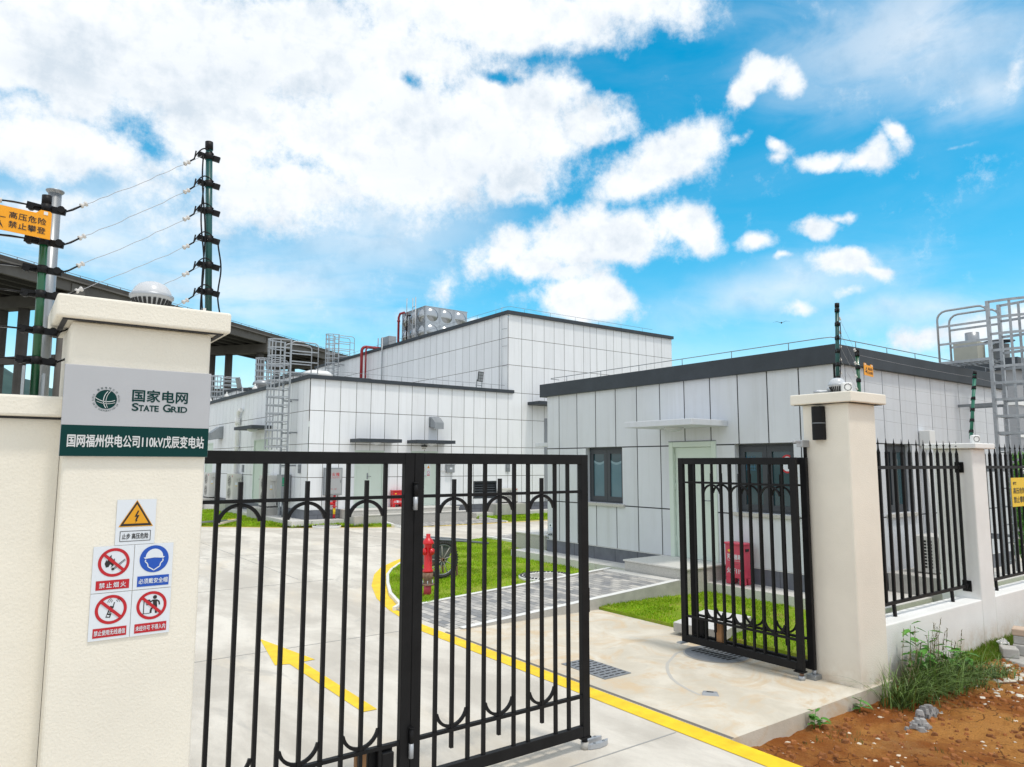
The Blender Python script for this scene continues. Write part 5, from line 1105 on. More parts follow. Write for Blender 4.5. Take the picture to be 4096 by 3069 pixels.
# units stand against the flank wall: u runs towards the camera, fans face left
for y1, lab in ((27.38,'tall twin-fan outdoor unit nearest to the far building corner'),(31.95,'tall twin-fan outdoor unit, middle of the three by the flank'),(35.95,'tall twin-fan outdoor unit farthest left beside the gate pillar')):
    P = lambda u, v, d, y1=y1: (8.64-d, y1-u, .47+v)
    t = unit(P, .98, .36, 1.16, lab)
    m = MB(); m.box(8.40, 8.56, y1-.985-.001-.045, y1-.981, 1.42, 1.50, ac_m); m.build('service_cover', t, .004, 1)
    m = MB(); m.box(8.38, 8.46, y1-.984, y1-.981, 1.15, 1.27, sign_w); m.box(8.38, 8.46, y1-.984, y1-.981, 1.12, 1.145, yellow_sign); m.build('rating_label', t)
    m = MB(); m.tube([(8.50,y1-1.0,1.42),(8.53,y1-1.03,1.0),(8.58,y1-1.02,.6),(8.60,y1-1.1,.52)], .018, ac_m, 8); m.build('refrigerant_pipe', t)
    tag(MB().box(7.95, 8.65, y1-1.25, y1+.3, .05, .465, conc_g).build('unit_base', bevel=.01), {'27':'concrete base under the outdoor unit nearest the far corner','31':'concrete base under the middle outdoor unit by the flank','35':'concrete base under the farthest left outdoor unit'}[str(int(y1))], 'concrete base')
P = lambda u, v, d: (16.5+u, 23.48-d, .53+v); t = unit(P, .80, .32, .58, 'single-fan white outdoor unit beside the louvre vent on the far building', 1)
tag(MB().box(15.95, 17.38, 22.75, 23.484, .1, .525, conc_g).build('unit_base', bevel=.01), 'concrete plinth under the single-fan outdoor unit by the louvre', 'concrete base')
t = thing('control_cabinet', 'slim grey control cabinet with a green notice behind the tall ladder foot', 'cabinet', (8.5, 25.4, .3)); MB().box(8.33, 8.66, 25.02, 25.5, .75, 1.68, sheet_m).build('body', t, .008, 1); m_ = MB(); m_.box(8.36, 8.46, 25.016, 25.0195, 1.28, 1.58, mat('green_notice', (.03,.30,.16), .4)); m_.box(8.48, 8.60, 25.016, 25.0195, 1.30, 1.58, sign_b); m_.build('notice', t); MB().tube([(8.5,25.26,.2),(8.5,25.26,.7495)], .05, sheet_m, 10).build('conduit', t)
t = thing('flue_pipe', 'white pipe with an elbow top on the flank of the far building', 'pipe', (8.56, 31.7, .3)); MB().tube([(8.57,31.7,.3),(8.57,31.7,4.1),(8.57,31.66,4.25),(8.57,31.5,4.33),(8.57,31.3,4.33)], .085, white_p, 14).build('pipe', t); m_ = MB(); m_.tube([(8.57,31.7,3.72),(8.57,31.7,4.0)], .115, white_p, 14); m_.tube([(8.57,31.7,2.75),(8.57,31.7,2.80)], .11, white_p, 14); m_.build('collar', t)
t = thing('fire_pipe', 'pair of dark red pipes bending over the highest roof edge', 'pipe', (16.8, 37.2, 4.95)); m_ = MB()
def bend(x, y, z0, z1, r, k, x1): return [(x,y,z0)]+[(x+k-k*math.cos(R(b)), y, z1-k+k*math.sin(R(b))) for b in (0,20,45,70,90)]+[(x1,y,z1)]
MB().tube(bend(16.75,37.35,4.95,8.70,.075,.25,18.4), .085, dkred_m, 14).build('large_pipe', t); MB().tube(bend(16.78,36.85,4.95,8.60,.04,.2,18.4), .045, dkred_m, 12).build('small_pipe', t); MB().tube([(17.3,36.4,8.4),(17.3,36.4,9.1)], .02, dkred_m, 8).build('stub', t)
t = thing('cable_conduit', 'thin grey conduit climbing the high wall to a metal box', 'conduit', (16.98, 35.15, 4.95)); MB().tube([(16.95,35.15,4.95),(16.95,35.15,8.95)], .035, galv, 8).build('pipe', t)
t = thing('junction_cabinet', 'small sheet metal box standing on the highest roof edge', 'box', (17.35, 35.2, 8.42)); MB().box(17.15, 17.6, 34.75, 35.75, 8.50, 9.0, sheet_m).build('body', t, .01, 1); MB().box(17.2, 17.55, 34.85, 35.65, 8.42, 8.4995, galv_d).build('stand', t); m_ = MB(); m_.box(17.145, 17.1495, 34.85, 35.65, 8.56, 8.94, mat('box_door', (.30,.34,.38), .4, metal=.5)); m_.build('door', t)
t = thing('floodlight', 'tilted floodlight on the front edge of the wing roof', 'floodlight', (15.75, 23.75, 5.1))
PFl = lambda u, v, d: (15.75+u*.96-d*.2, 23.66+u*.25-d*.75-(v)*.18, 5.36+v-d*.25)
MB().pbox(PFl, -.16, .16, 0, .40, -.05, .03, mat('lamp_body', (.05,.058,.065), .5)).build('head', t, .01, 1); m_ = MB()
for a in (-.13, .01):
    for b in (.03, .15, .27): m_.pbox(PFl, a, a+.12, b, b+.10, .0305, .036, mat('led_lens', (.26,.28,.30), .25))
m_.build('lens', t); m_ = MB(); m_.bar((15.60,23.70,5.1), (15.60,23.66,5.44), .02, .04, galv); m_.bar((15.90,23.76,5.1), (15.90,23.74,5.44), .02, .04, galv); m_.bar((15.58,23.72,5.22), (15.92,23.76,5.22), .03, .03, galv); m_.build('bracket', t)
t = thing('floodlight', 'grey floodlight facing left on the flank of the wing roof', 'floodlight', (8.8, 32.1, 5.1)); P2f = lambda u, v, d: (8.72-d*.8-v*.25, 32.25-u, 5.36+v-d*.2)
MB().pbox(P2f, -.25, .25, 0, .46, -.06, .03, galv_d).build('head', t, .01, 1); m_ = MB(); m_.pbox(P2f, -.2, .2, .05, .41, .0305, .036, mat('led_lens', (.26,.28,.30), .25)); m_.build('lens', t); m_ = MB(); m_.bar((8.8,32.0,5.1), (8.8,32.1,5.4), .05, .05, galv); m_.box(8.7, 8.95, 31.6, 32.3, 5.096, 5.13, galv); m_.build('bracket', t)
for x, y, z, lab in ((9.0,30.9,5.16,'white mushroom vent on the wing roof right of the grey floodlight'),(9.0,35.4,5.16,'white mushroom vent on the wing roof left of the grey floodlight'),(9.0,38.6,5.16,'white mushroom vent on the wing roof close to the farthest ladder')):
    t = thing('roof_vent', lab, 'vent', (x, y, 4.95), 'white mushroom vents on the wing roof'); MB().lathe([(.03,-.21),(.03,.05),(.12,.06),(.125,.09),(.05,.20),(.012,.30),(.0005,.33)], (x,y,z), white_p, 16).build('cowl', t)
t = thing('roof_vent', 'flat white dome vent on the wing roof right of the tall ladder', 'vent', (10.2, 27.3, 4.95)); MB().lathe([(.42,.0),(.42,.55),(.62,.58),(.60,.68),(.45,.79),(.2,.84),(.0005,.85)], (10.4,27.4,4.95), white_p, 24).build('cowl', t)
t = thing('roof_vent', 'grey cowl vent behind the grey floodlight', 'vent', (10.6, 34, 4.95)); MB().lathe([(.18,.0),(.18,.55),(.42,.58),(.38,.70),(.2,.80),(.0005,.82)], (9.6,31.9,4.95), sheet_m, 20).build('cowl', t)
roof_wire([(8.72,46,5.28),(8.72,23.7,5.28),(8.8,23.56,5.28),(16.9,23.56,5.28)], .17, 1.3, 'lightning conductor rod held above the lower wing roof edge')
roof_wire([(17.08,44,8.62),(17.08,23.75,8.62),(17.2,23.56,8.62),(25.8,23.56,8.62)], .18, 1.4, 'lightning conductor rod held above the highest roof edge')
t = thing('earth_cable', 'two thin lightning down-conductors on the high wall corner', 'conductor', (16.95, 23.87, 5)); m_ = MB(); m_.tube([(16.98,23.88,5.1),(17.0,23.92,5.6),(16.97,23.86,6.0),(16.97,23.88,8.6),(17.08,23.88,8.62)], .010, galv, 6); m_.tube([(16.98,24.08,5.1),(16.98,24.08,8.4)], .008, galv, 6); m_.build('rod', t)
for z in (6.11,6.94,7.67): MB().tube([(16.97,23.87,z),(16.97,23.63,z),(17.04,23.6,z)], .008, galv_d, 5).build('clip', t)
# water tank
t = thing('water_tank', 'sectional stainless water tank with round bulged panels on the highest roof', 'tank', (24, 41.6, 8.2)); m_ = MB()
def tank_face(P, nu, nv, s):
    for i in range(nu):
        for j in range(nv):
            a, b = i*s, j*s; K = 20; rr = s*.40; vs_ = []; fs_ = []
            m_.pbox(P, a+.02, a+s-.02, b+.02, b+s-.02, -.02, 0, steel_m)
            for q in range(K): vs_.append(P(a+s/2+rr*math.cos(6.283*q/K), b+s/2+rr*math.sin(6.283*q/K), .002))
            for lv, (f, h) in enumerate(((.85,.05),(.6,.10),(.3,.13))):
                for q in range(K): vs_.append(P(a+s/2+rr*f*math.cos(6.283*q/K), b+s/2+rr*f*math.sin(6.283*q/K), h*s))
            vs_.append(P(a+s/2, b+s/2, .14*s))
            for lv in range(3):
                for q in range(K): fs_.append((lv*K+q, lv*K+(q+1)%K, (lv+1)*K+(q+1)%K, (lv+1)*K+q))
            for q in range(K): fs_.append((3*K+q, 3*K+(q+1)%K, 4*K))
            m_.add(vs_, fs_, steel_m, True)
            for (p, q) in (((.07,.07),(.93,.07)),((.93,.07),(.93,.93)),((.93,.93),(.07,.93)),((.07,.93),(.07,.07))): m_.bar(P(a+p[0]*s,b+p[1]*s,.006), P(a+q[0]*s,b+q[1]*s,.006), .012, .012, steel_m)
tank_face(lambda u, v, d: (22.3+u, 40.0-d, 7.96+v), 3, 4, 1.083); tank_face(lambda u, v, d: (22.3-d, 40.0+u, 7.96+v), 3, 4, 1.083)
m_.box(22.32, 25.53, 40.02, 43.23, 8.0, 12.28, steel_m); m_.box(22.28, 25.57, 39.98, 43.27, 12.2801, 12.31, steel_m); m_.build('tank', t)
for z in (): pass
m_ = MB()
for y in (40.85, 41.25): m_.tube([(22.05,y,8.2),(22.05,y,13.0)], .03, lamp_s, 8)
for k_ in range(14): m_.tube([(22.05,40.85,8.5+.3*k_),(22.05,41.25,8.5+.3*k_)], .018, lamp_s, 6)
m_.build('access_ladder', t); m_ = MB(); m_.tube([(22.0,41.95,8.2),(22.0,41.95,11.6),(21.95,41.8,11.9),(22.1,41.6,11.9)], .05, black_p, 8); m_.tube([(21.95,41.9,11.6),(21.95,41.9,13.1)], .025, lamp_s, 6); m_.build('level_gauge', t)
t = thing('fire_pipe', 'red pipe with an elbow at the left side of the rooftop water tank', 'pipe', (22.0, 43.0, 8.2)); MB().tube([(22.0,43.15,8.2),(22.0,43.15,12.0),(22.05,43.05,12.25),(22.2,42.7,12.3)], .08, dkred_m, 14).build('pipe', t); MB().tube([(22.0,43.15,11.7),(22.0,43.15,11.8)], .11, dkred_m, 14).build('flange', t)

# building and hedge far right
t = thing('annex_building', 'grey banded building far right behind the large ladder', 'building', (27, 9.5, 0)); m_ = MB()
gb = mat('grey_cladding', (.30,.31,.33), .6, var=.05, vscale=2)
m_.box(24.3, 36, 8.0, 15, -.1, 4.9, gb); m_.build('wall', t); m_ = MB(); m_.box(24.15, 36.1, 7.85, 15.1, 4.9005, 5.25, fascia_m); m_.build('roof_edge', t)
for z in (1.9,2.9,3.85): MB().box(24.27, 36, 7.97, 7.999, z, z+.16, white_p).build('white_band', t)
MB().box(24.27, 24.2995, 8.0, 15, 3.85, 4.01, white_p).build('white_band', t)
m_ = MB(); m_.lathe([(.28,5.25),(.28,5.95),(.30,5.96)], (26.2,9.0,0), sheet_m, 16); m_.lathe([(.0005,6.16),(.44,6.08),(.45,6.06)], (26.2,9.0,0), galv_d, 16); m_.build('flue', t)
t = thing('roof_tank', 'pale concrete chimney-like stack seen through the large ladder', 'stack', (20.8, 9, 0)); m_ = MB(); m_.box(25.3, 25.9, 9.3, 10, 5.26, 6.05, mat('stack_render', (.42,.42,.36), .8, var=.06)); m_.build('stack', t); m_ = MB(); m_.lathe([(.2,6.0505),(.2,6.35),(.0005,6.36)], (25.5,9.5,0), sheet_m, 18); m_.build('steel_cap', t)

# ------------------------------------------------------------------ viaduct, hills
vp0 = Vector((-.50,91.21,0)); vh = Vector((.79184,.61072,0)); vn = Vector((-.61072,.79184,0))
VP = lambda s, o, z: tuple(vp0+vh*s+vn*o+Vector((0,0,z)))
t = thing('viaduct', 'long grey concrete viaduct on tall piers in the left distance', 'viaduct', tuple(vp0)); s0, s1 = -70, 150
def vbox(mb, a, b, o0, o1, z0, z1, m): mb.hexa([VP(a,o0,z0),VP(b,o0,z0),VP(b,o1,z0),VP(a,o1,z0),VP(a,o0,z1),VP(b,o0,z1),VP(b,o1,z1),VP(a,o1,z1)], m)
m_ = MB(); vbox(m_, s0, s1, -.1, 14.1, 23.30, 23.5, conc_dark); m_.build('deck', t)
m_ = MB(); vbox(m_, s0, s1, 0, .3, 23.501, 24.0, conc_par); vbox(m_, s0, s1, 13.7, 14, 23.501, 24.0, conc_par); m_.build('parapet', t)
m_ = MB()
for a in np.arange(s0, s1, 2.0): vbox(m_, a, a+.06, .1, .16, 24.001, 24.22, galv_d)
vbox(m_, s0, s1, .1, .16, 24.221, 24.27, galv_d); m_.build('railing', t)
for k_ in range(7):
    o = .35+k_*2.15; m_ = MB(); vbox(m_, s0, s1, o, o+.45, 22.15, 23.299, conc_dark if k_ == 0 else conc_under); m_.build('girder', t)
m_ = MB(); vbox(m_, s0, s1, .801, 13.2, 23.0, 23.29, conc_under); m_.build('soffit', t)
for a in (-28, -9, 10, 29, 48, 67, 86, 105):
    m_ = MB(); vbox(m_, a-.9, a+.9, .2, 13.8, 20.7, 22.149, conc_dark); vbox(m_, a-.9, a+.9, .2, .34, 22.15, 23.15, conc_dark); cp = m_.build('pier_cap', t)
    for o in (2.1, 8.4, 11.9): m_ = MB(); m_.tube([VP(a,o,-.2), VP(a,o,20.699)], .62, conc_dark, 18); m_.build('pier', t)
    m_ = MB(); vbox(m_, a-.35, a+.35, 2.73, 11.3, 13.9, 14.8, conc_dark); m_.build('tie_beam', t)
def hill(name, az0, az1, dist, heights, m):
    n = 90; rows = 14; V_ = []; F_ = []
    for j in range(rows):
        f = j/(rows-1)
        for i in range(n):
            q = i/(n-1); a = R(az0+(az1-az0)*q); h = np.interp(q, np.linspace(0,1,len(heights)), heights)*(1+.10*(fbm(np.array([q*26.]), np.array([1.7]), 5, 31)[0]-.47)*4)
            prof = math.sin(math.pi*min(f*.5/.5, 1)*.5) if f < .6 else math.sin(math.pi*.5)*(1-((f-.6)/.4)**2*.4)
            d = dist*(.82+.35*f); z = h*min(prof/ .81, 1.0)*(.97+.06*fbm(np.array([q*60.]), np.array([f*14.]), 4, 8)[0]); V_.append((d*math.cos(a), d*math.sin(a), z-1))
    for j in range(rows-1):
        for i in range(n-1): F_.append((j*n+i, j*n+i+1, (j+1)*n+i+1, (j+1)*n+i))
    mb = MB(); mb.add(V_, F_, m, True); o = mb.build(name); return struct(o)
forest = mat('hill_forest', (.018,.050,.050), .95, c2=(.038,.085,.078), vscale=.02, bump=1.0, bscale=.06)  # blue of distant air haze put into the forest colours
hill('hills', 60, 112, 1500, [60,70,85,95,70,80,100,118,135,128,150,165,145,128,120,140,150,128,100,90], forest)
def bush(x, y, r, h, n, label):
    t = thing('shrub', label, 'shrub', (x, y, 0)); V_ = []; F_ = []
    for _ in range(n):
        while True:
            p = np.array([rng.uniform(-1,1), rng.uniform(-1,1), rng.uniform(0,1)])
            if (p[0]**2+p[1]**2+(p[2]*1.0)**2) < 1 and rng.random() < .35+.65*(p**2).sum(): break
        c = Vector((x+p[0]*r, y+p[1]*r, .25+p[2]*h)); s = .055+.05*random.random(); a = Vector((random.gauss(0,1),random.gauss(0,1),random.gauss(0,1))).normalized(); b = a.cross(Vector((random.gauss(0,1),random.gauss(0,1),random.gauss(0,1)))).normalized()
        k = len(V_); V_ += [tuple(c-a*s), tuple(c+b*s*.5), tuple(c+a*s), tuple(c-b*s*.5)]; F_.append((k,k+1,k+2,k+3))
    mb = MB(); mb.add(V_, F_, leaf_m); mb.build('foliage', t, recalc=False); MB().tube([(x,y,-.1),(x+.05,y,.5),(x,y+.05,h*.7)], [.05,.04,.01], rust_m, 8).build('stem', t)
bush(17.6, 5.6, .8, 2.3, 1800, 'green leafy shrub at the right edge beyond the picket fence')
# ------------------------------------------------------------------ fire hydrant
hx, hy = 5.68, 9.97
t = thing('fire_hydrant', 'red ground fire hydrant standing on the lawn behind the gate', 'hydrant', (hx, hy, .03))
MB().lathe([(.0,.03),(.062,.03),(.062,.19),(.055,.20)], (hx,hy,0), pink_m, 20).build('lower_pipe', t)
m_ = MB(); m_.lathe([(.055,.195),(.105,.20),(.105,.222),(.058,.225)], (hx,hy,0), rust_m, 20); m_.lathe([(.06,.225),(.06,.29),(.085,.31),(.085,.39),(.06,.40)], (hx,hy,0), rust_m, 20); m_.build('flange', t)
m_ = MB()
for k in range(6): m_.tube([(hx+.088*math.cos(k*1.047), hy+.088*math.sin(k*1.047), .20), (hx+.088*math.cos(k*1.047), hy+.088*math.sin(k*1.047), .275)], .010, galv, 8)
m_.build('bolts', t)
MB().lathe([(.05,.40),(.085,.405),(.085,.43),(.066,.445),(.064,.82),(.07,.83)], (hx,hy,0), red_m, 28).build('barrel', t)
MB().lathe([(.07,.83),(.092,.835),(.092,.85),(.08,.88),(.055,.915),(.034,.93),(.034,.985),(.028,.99),(.0005,.99)], (hx,hy,0), red_m, 28).build('bonnet', t)
m_ = MB()
for d in ((.25,-.97,0),(-.97,-.25,0)):
    a = Vector(d); m_.lathe([(.04,.05),(.04,.08),(.052,.082),(.052,.10),(.025,.103),(.025,.115),(.0005,.116)], (hx,hy,.72), red_m, 18, a)
m_.build('outlet', t)
# ------------------------------------------------------------------ wheelbarrow
spoke_m = mat('wheel_rim', (.34,.33,.30), .6, var=.2, vscale=12)
t = thing('wheelbarrow', 'worn blue-grey two-wheeled site barrow parked on the lawn behind the hydrant', 'wheelbarrow', (6.5, 11.5, .03))
m_ = MB(); b0 = [(6.48,11.32,.27),(6.80,11.32,.26),(6.80,11.78,.26),(6.48,11.78,.27)]; b1 = [(6.38,11.26,.76),(7.02,11.26,.70),(7.02,11.84,.70),(6.38,11.84,.76)]
m_.add(b0+b1, [(0,1,2,3),(0,1,5,4),(1,2,6,5),(2,3,7,6),(3,0,4,7)], tray_m); m_.add([tuple(Vector(p)+Vector((0,0,.0))*1) for p in [(6.51,11.335,.28),(6.78,11.335,.275),(6.78,11.765,.275),(6.51,11.765,.28),(6.41,11.28,.75),(6.99,11.28,.69),(6.99,11.82,.69),(6.41,11.82,.75)]], [(0,1,2,3),(0,1,5,4),(1,2,6,5),(2,3,7,6),(3,0,4,7)], tray_m)
m_.build('tray', t, recalc=False)
m_ = MB(); m_.add([(6.45,11.3,.68),(6.9,11.3,.64),(6.9,11.8,.64),(6.45,11.8,.68),(6.4,11.55,.80)], [(0,1,4),(1,2,4),(2,3,4),(3,0,4)], conc_g); m_.build('load', t)
for y in (11.25, 11.85): MB().tube([(6.36,y,.768),(6.6,y,.735),(7.30,y,.655),(7.70,y,.60)], .021, galv_d, 10).build('handle', t)
m_ = MB(); m_.bar((6.66,11.0+.13,.385),(6.66,11.97,.385),.035,.035,rust_m); m_.bar((6.66,11.3,.385),(6.52,11.32,.29),.03,.03,rust_m); m_.bar((6.66,11.8,.385),(6.52,11.78,.29),.03,.03,rust_m); m_.bar((7.0,11.3,.68),(7.05,11.3,.05),.03,.03,rust_m); m_.bar((7.0,11.8,.68),(7.05,11.8,.05),.03,.03,rust_m); m_.build('frame', t)
for y in (11.17, 11.93):
    tyre = MB(); K = 40; tyre.tube([(6.66+.295*math.cos(6.2832*i/K), y, .385+.295*math.sin(6.2832*i/K)) for i in range(K)], .024, rubber, 10, closed=True)
    for i in range(K): a = 6.2832*(i+.5)/K; tyre.bar((6.66+.318*math.cos(a), y-.025, .385+.318*math.sin(a)), (6.66+.318*math.cos(a), y+.025, .385+.318*math.sin(a)), .018, .016, rubber)
    w = tyre.build('wheel', t); rim = MB(); rim.tube([(6.66+.262*math.cos(6.2832*i/K), y, .385+.262*math.sin(6.2832*i/K)) for i in range(K)], .013, galv_d, 8, closed=True)
    for i in range(9): a = 6.2832*i/9+.25; rim.tube([(6.66,y,.385),(6.66+.262*math.cos(a), y, .385+.262*math.sin(a))], .009, spoke_m, 6)
    rim.tube([(6.66,y-.04,.385),(6.66,y+.04,.385)], .03, rust_m, 12); rim.build('rim', w)
# ------------------------------------------------------------------ manholes, grates, slab
def manhole(x, y, z, r, label, grp='pebble ringed manholes'):
    t = thing('manhole', label, 'manhole', (x, y, z-.1), grp)
    MB().lathe([(0,-.1),(r,-.1),(r,.0),(r*.985,.012),(r*.64,.012)], (x,y,z), kerb_w, 48).build('ring', t)
    P = lambda u, v, d: (x+u, y+v, z+.012+d); m = MB()
    for rr, n in ((.93,44),(.80,36)):
        for i in range(n):
            a = 6.2832*i/n+rr; q = r*rr; w = r*.055
            m.pprism(P, [(q*math.cos(a)+w*math.cos(a+b)*(1.1 if k % 2 else .75), q*math.sin(a)+w*math.sin(a+b)*(1.0 if k % 2 else .8)) for k, b in enumerate((.2,1.2,2.3,3.4,4.5,5.4))], .0, .008, mat('black_pebble', (.02,.02,.022), .4))
    m.build('pebble_pattern', t, recalc=False); MB().lathe([(0,.016),(r*.60,.016),(r*.635,.013)], (x,y,z), conc_g, 40).build('lid', t)
    m = MB()
    for i in range(-5, 6):
        for j in range(-5, 6):
            if i*i+j*j < 26: m.pbox(P, i*r*.11-r*.03, i*r*.11+r*.03, j*r*.11-r*.03, j*r*.11+r*.03, .0045, .008, conc_g)
    m.build('lid_studs', t, recalc=False)
manhole(8.27, 10.22, .075, .50, 'round manhole with black and white pebble ring in the near lawn')
manhole(9.05, 22.55, .06, .46, 'round pebble ringed manhole in the far strip of grass')
gr = mat('cast_grey', (.20,.215,.235), .6, var=.15, vscale=12)
t = thing('drain_grate', 'grey square slotted drain grate set in the pad before the gate', 'drain grate', (5.16, 5.6, .007)); PG = lambda u, v, d: (4.99+u, 5.26+v, .0075+d)
MB().pbox(PG, 0, .36, 0, .66, 0, .006, gr).build('plate', t); m_ = MB()
for i in range(4):
    for j in range(9): m_.pbox(PG, .025+i*.082+.018*(j%2), .025+i*.082+.058+.018*(j%2), .04+j*.07, .056+j*.07, .0065, .0085, dark_in)
m_.build('slots', t)
t = thing('drain_grate', 'round grey slotted drain cover under the folded open gate', 'drain grate', (6.64, 5.22, .007)); PR = lambda u, v, d: (6.64+u, 5.22+v, .0075+d)
m_ = MB(); disc(m_, PR, 0, 0, .34, .34, .006, gr, 40); disc(m_, PR, 0, 0, .36, .36, .004, conc_g, 40); m_.build('plate', t); m_ = MB()
for i in range(3):
    for j in range(9): m_.pbox(PR, -.13+i*.10, -.06+i*.10, -.25+j*.058, -.222+j*.058, .0065, .0085, dark_in)
m_.build('slots', t)
m_ = MB(); ap = [(6.52,5.54),(6.3,5.50),(6.10,5.39),(5.92,5.29),(5.80,5.19),(5.67,5.06),(5.55,4.91),(5.47,4.76),(5.42,4.62),(5.385,4.50),(5.37,4.41)]
m_.add([(x-.012,y+.01,.0072) for x,y in ap]+[(x+.014,y-.012,.0072) for x,y in ap], [(i,i+1,len(ap)+i+1,len(ap)+i) for i in range(len(ap)-1)], mat('scuff_mark', (.49,.47,.43), .8)); struct(m_.build('scuff_mark'))
s_ = MB(); c = [(6.95,6.10),(7.05,5.42),(8.02,5.74),(7.92,6.38)]; s_.prism(c, .05, .15, conc_g); s_.prism([(a*1+.0,b) for a,b in c], .1501, .156, mat('slab_top', (.62,.615,.60), .8, var=.06, vscale=8)); s_.prism([(7.05,6.0),(7.1,5.55),(7.9,5.8),(7.85,6.25)], -.02, .0495, conc_g)
tag(s_.build('cover_slab', bevel=.006), 'flat grey concrete cover slab lying on the grass behind the open gate', 'slab')
# far lawn tools, hose, side step
tag(MB().bar((5.5,25.15,.14),(7.0,25.55,.14),.10,.05,galv_d).build('spirit_level'), 'grey metal straightedge lying on the far strip of grass', 'tool')
tag(MB().bar((6.1,24.35,.13),(6.95,25.35,.16),.06,.06,mat('bare_wood', (.55,.50,.42), .8)).build('timber_batten'), 'pale wooden batten lying across the far strip of grass', 'batten')
tag(MB().box(6.75,7.05,25.6,25.75,.1,.17,yellow_sign).build('yellow_tool', bevel=.02), 'small yellow hand tool lying on the far strip of grass', 'tool')
pts = [(12.25+.95*i/24+.06*math.sin(i*1.3), 16.30-.25*abs(math.sin(i*.55)), .06) for i in range(25)]; m_ = MB(); m_.tube(pts, .035, orange_m, 8); m_.tube([(x+.1,y-.14,.06+.03*math.sin(x*9)) for x,y,z in pts], .035, orange_m, 8); m_.tube([(12.3,15.75,.06),(12.5,15.6,.07),(12.8,15.7,.06)], .035, orange_m, 8)
tag(m_.build('hose'), 'orange hose lying in loops on the paving past the guard house corner', 'hose')
s_ = MB(); s_.box(10.62, 12.4, 13.15, 14.4, -.05, .40, granite); s_.box(10.6, 12.42, 13.13, 14.42, .4005, .425, granite_l); tag(s_.build('door_step'), 'granite landing block just beyond the far corner of the guard house', 'step')
# ------------------------------------------------------------------ outside the wall: blocks, slab, rubbish, weeds
def rock_block(c, sx, sy, sz, rot, m, label):
    b = MB(); P = lambda u, v, d: (c[0]+u*math.cos(rot)-d*math.sin(rot), c[1]+u*math.sin(rot)+d*math.cos(rot), c[2]+v)
    b.pbox(P, -sx/2, sx/2, 0, sz, -sy/2, sy/2, m); o = b.build('paving_block', bevel=.012); tag(o, label, 'paving block', 'loose concrete blocks by the fence')
bz = -.085
t = thing('manhole_ring', 'round concrete manhole slab lying outside the picket fence', 'manhole', (9.62, 2.95, -.12)); MB().lathe([(0,bz),(.50,bz),(.51,bz-.01),(.51,bz-.12)], (9.68,3.03,.04), conc_g, 44).build('slab', t)
zb = bz+.041
rock_block((9.42,3.36,zb), .20, .16, .10, .5, conc_g, 'grey concrete block lying alone left of the small block pile')
rock_block((9.64,3.29,zb), .22, .18, .12, .2, conc_g, 'lowest block of the small block pile on the manhole slab'); rock_block((9.66,3.30,zb+.122), .22, .17, .09, .3, conc_g, 'middle grey block in the small block pile'); rock_block((9.65,3.31,zb+.214), .21, .16, .075, .25, mat('pink_block', (.55,.42,.32), .8, var=.1, vscale=9), 'pale pinkish block topmost of the small block pile')
t = thing('plastic_bag', 'crumpled white plastic bag on the turf beside the low wall', 'bag', (9.75, 3.52, -.03)); m_ = MB(); V_ = []; F_ = []; n = 10
for i in range(n+1):
    for j in range(n):
        a = math.pi*i/n; b = 6.2832*j/n; r = .055*(1+.30*math.sin(3*b+2*a)+.18*random.uniform(-1,1)); V_.append((9.72+r*math.sin(a)*math.cos(b), 3.52+r*math.sin(a)*math.sin(b), .01+r*math.cos(a)))
for i in range(n):
    for j in range(n): F_.append((i*n+j, i*n+(j+1)%n, (i+1)*n+(j+1)%n, (i+1)*n+j))
m_.add(V_, F_, white_p, False); m_.build('bag', t)
t = thing('rubble', 'small heap of grey crumbled cement and torn sacking on the red earth', 'rubble', (6.75, 3.05, -.1)); m_ = MB(); rb = mat('grey_rubble', (.30,.295,.29), .9, isl=.35)
for (cx_, cy_, rx, ry, n, hh) in ((6.86,3.13,.16,.05,60,.09),(6.58,3.05,.10,.05,40,.05)):
    for _ in range(n):
        x, y = random.gauss(cx_,rx*.55), random.gauss(cy_,ry*.6); s = random.uniform(.012,.045); z = gz(x,y)+hh*math.exp(-((x-cx_)/rx)**2-((y-cy_)/ry)**2)*random.random(); k = 6; ph = random.random()*6
        ring = [(x+s*random.uniform(.6,1)*math.cos(ph+6.283*i/k), y+s*random.uniform(.6,1)*math.sin(ph+6.283*i/k)) for i in range(k)]
        m_.add([(a,b,z-.01) for a,b in ring]+[(x+(a-x)*.7,y+(b-y)*.7,z+s*.6) for a,b in ring]+[(x,y,z+s*.75)], [(i,(i+1)%k,k+(i+1)%k,k+i) for i in range(k)]+[(k+i,k+(i+1)%k,2*k) for i in range(k)], rb)
m_.build('crumbs', t, recalc=False)
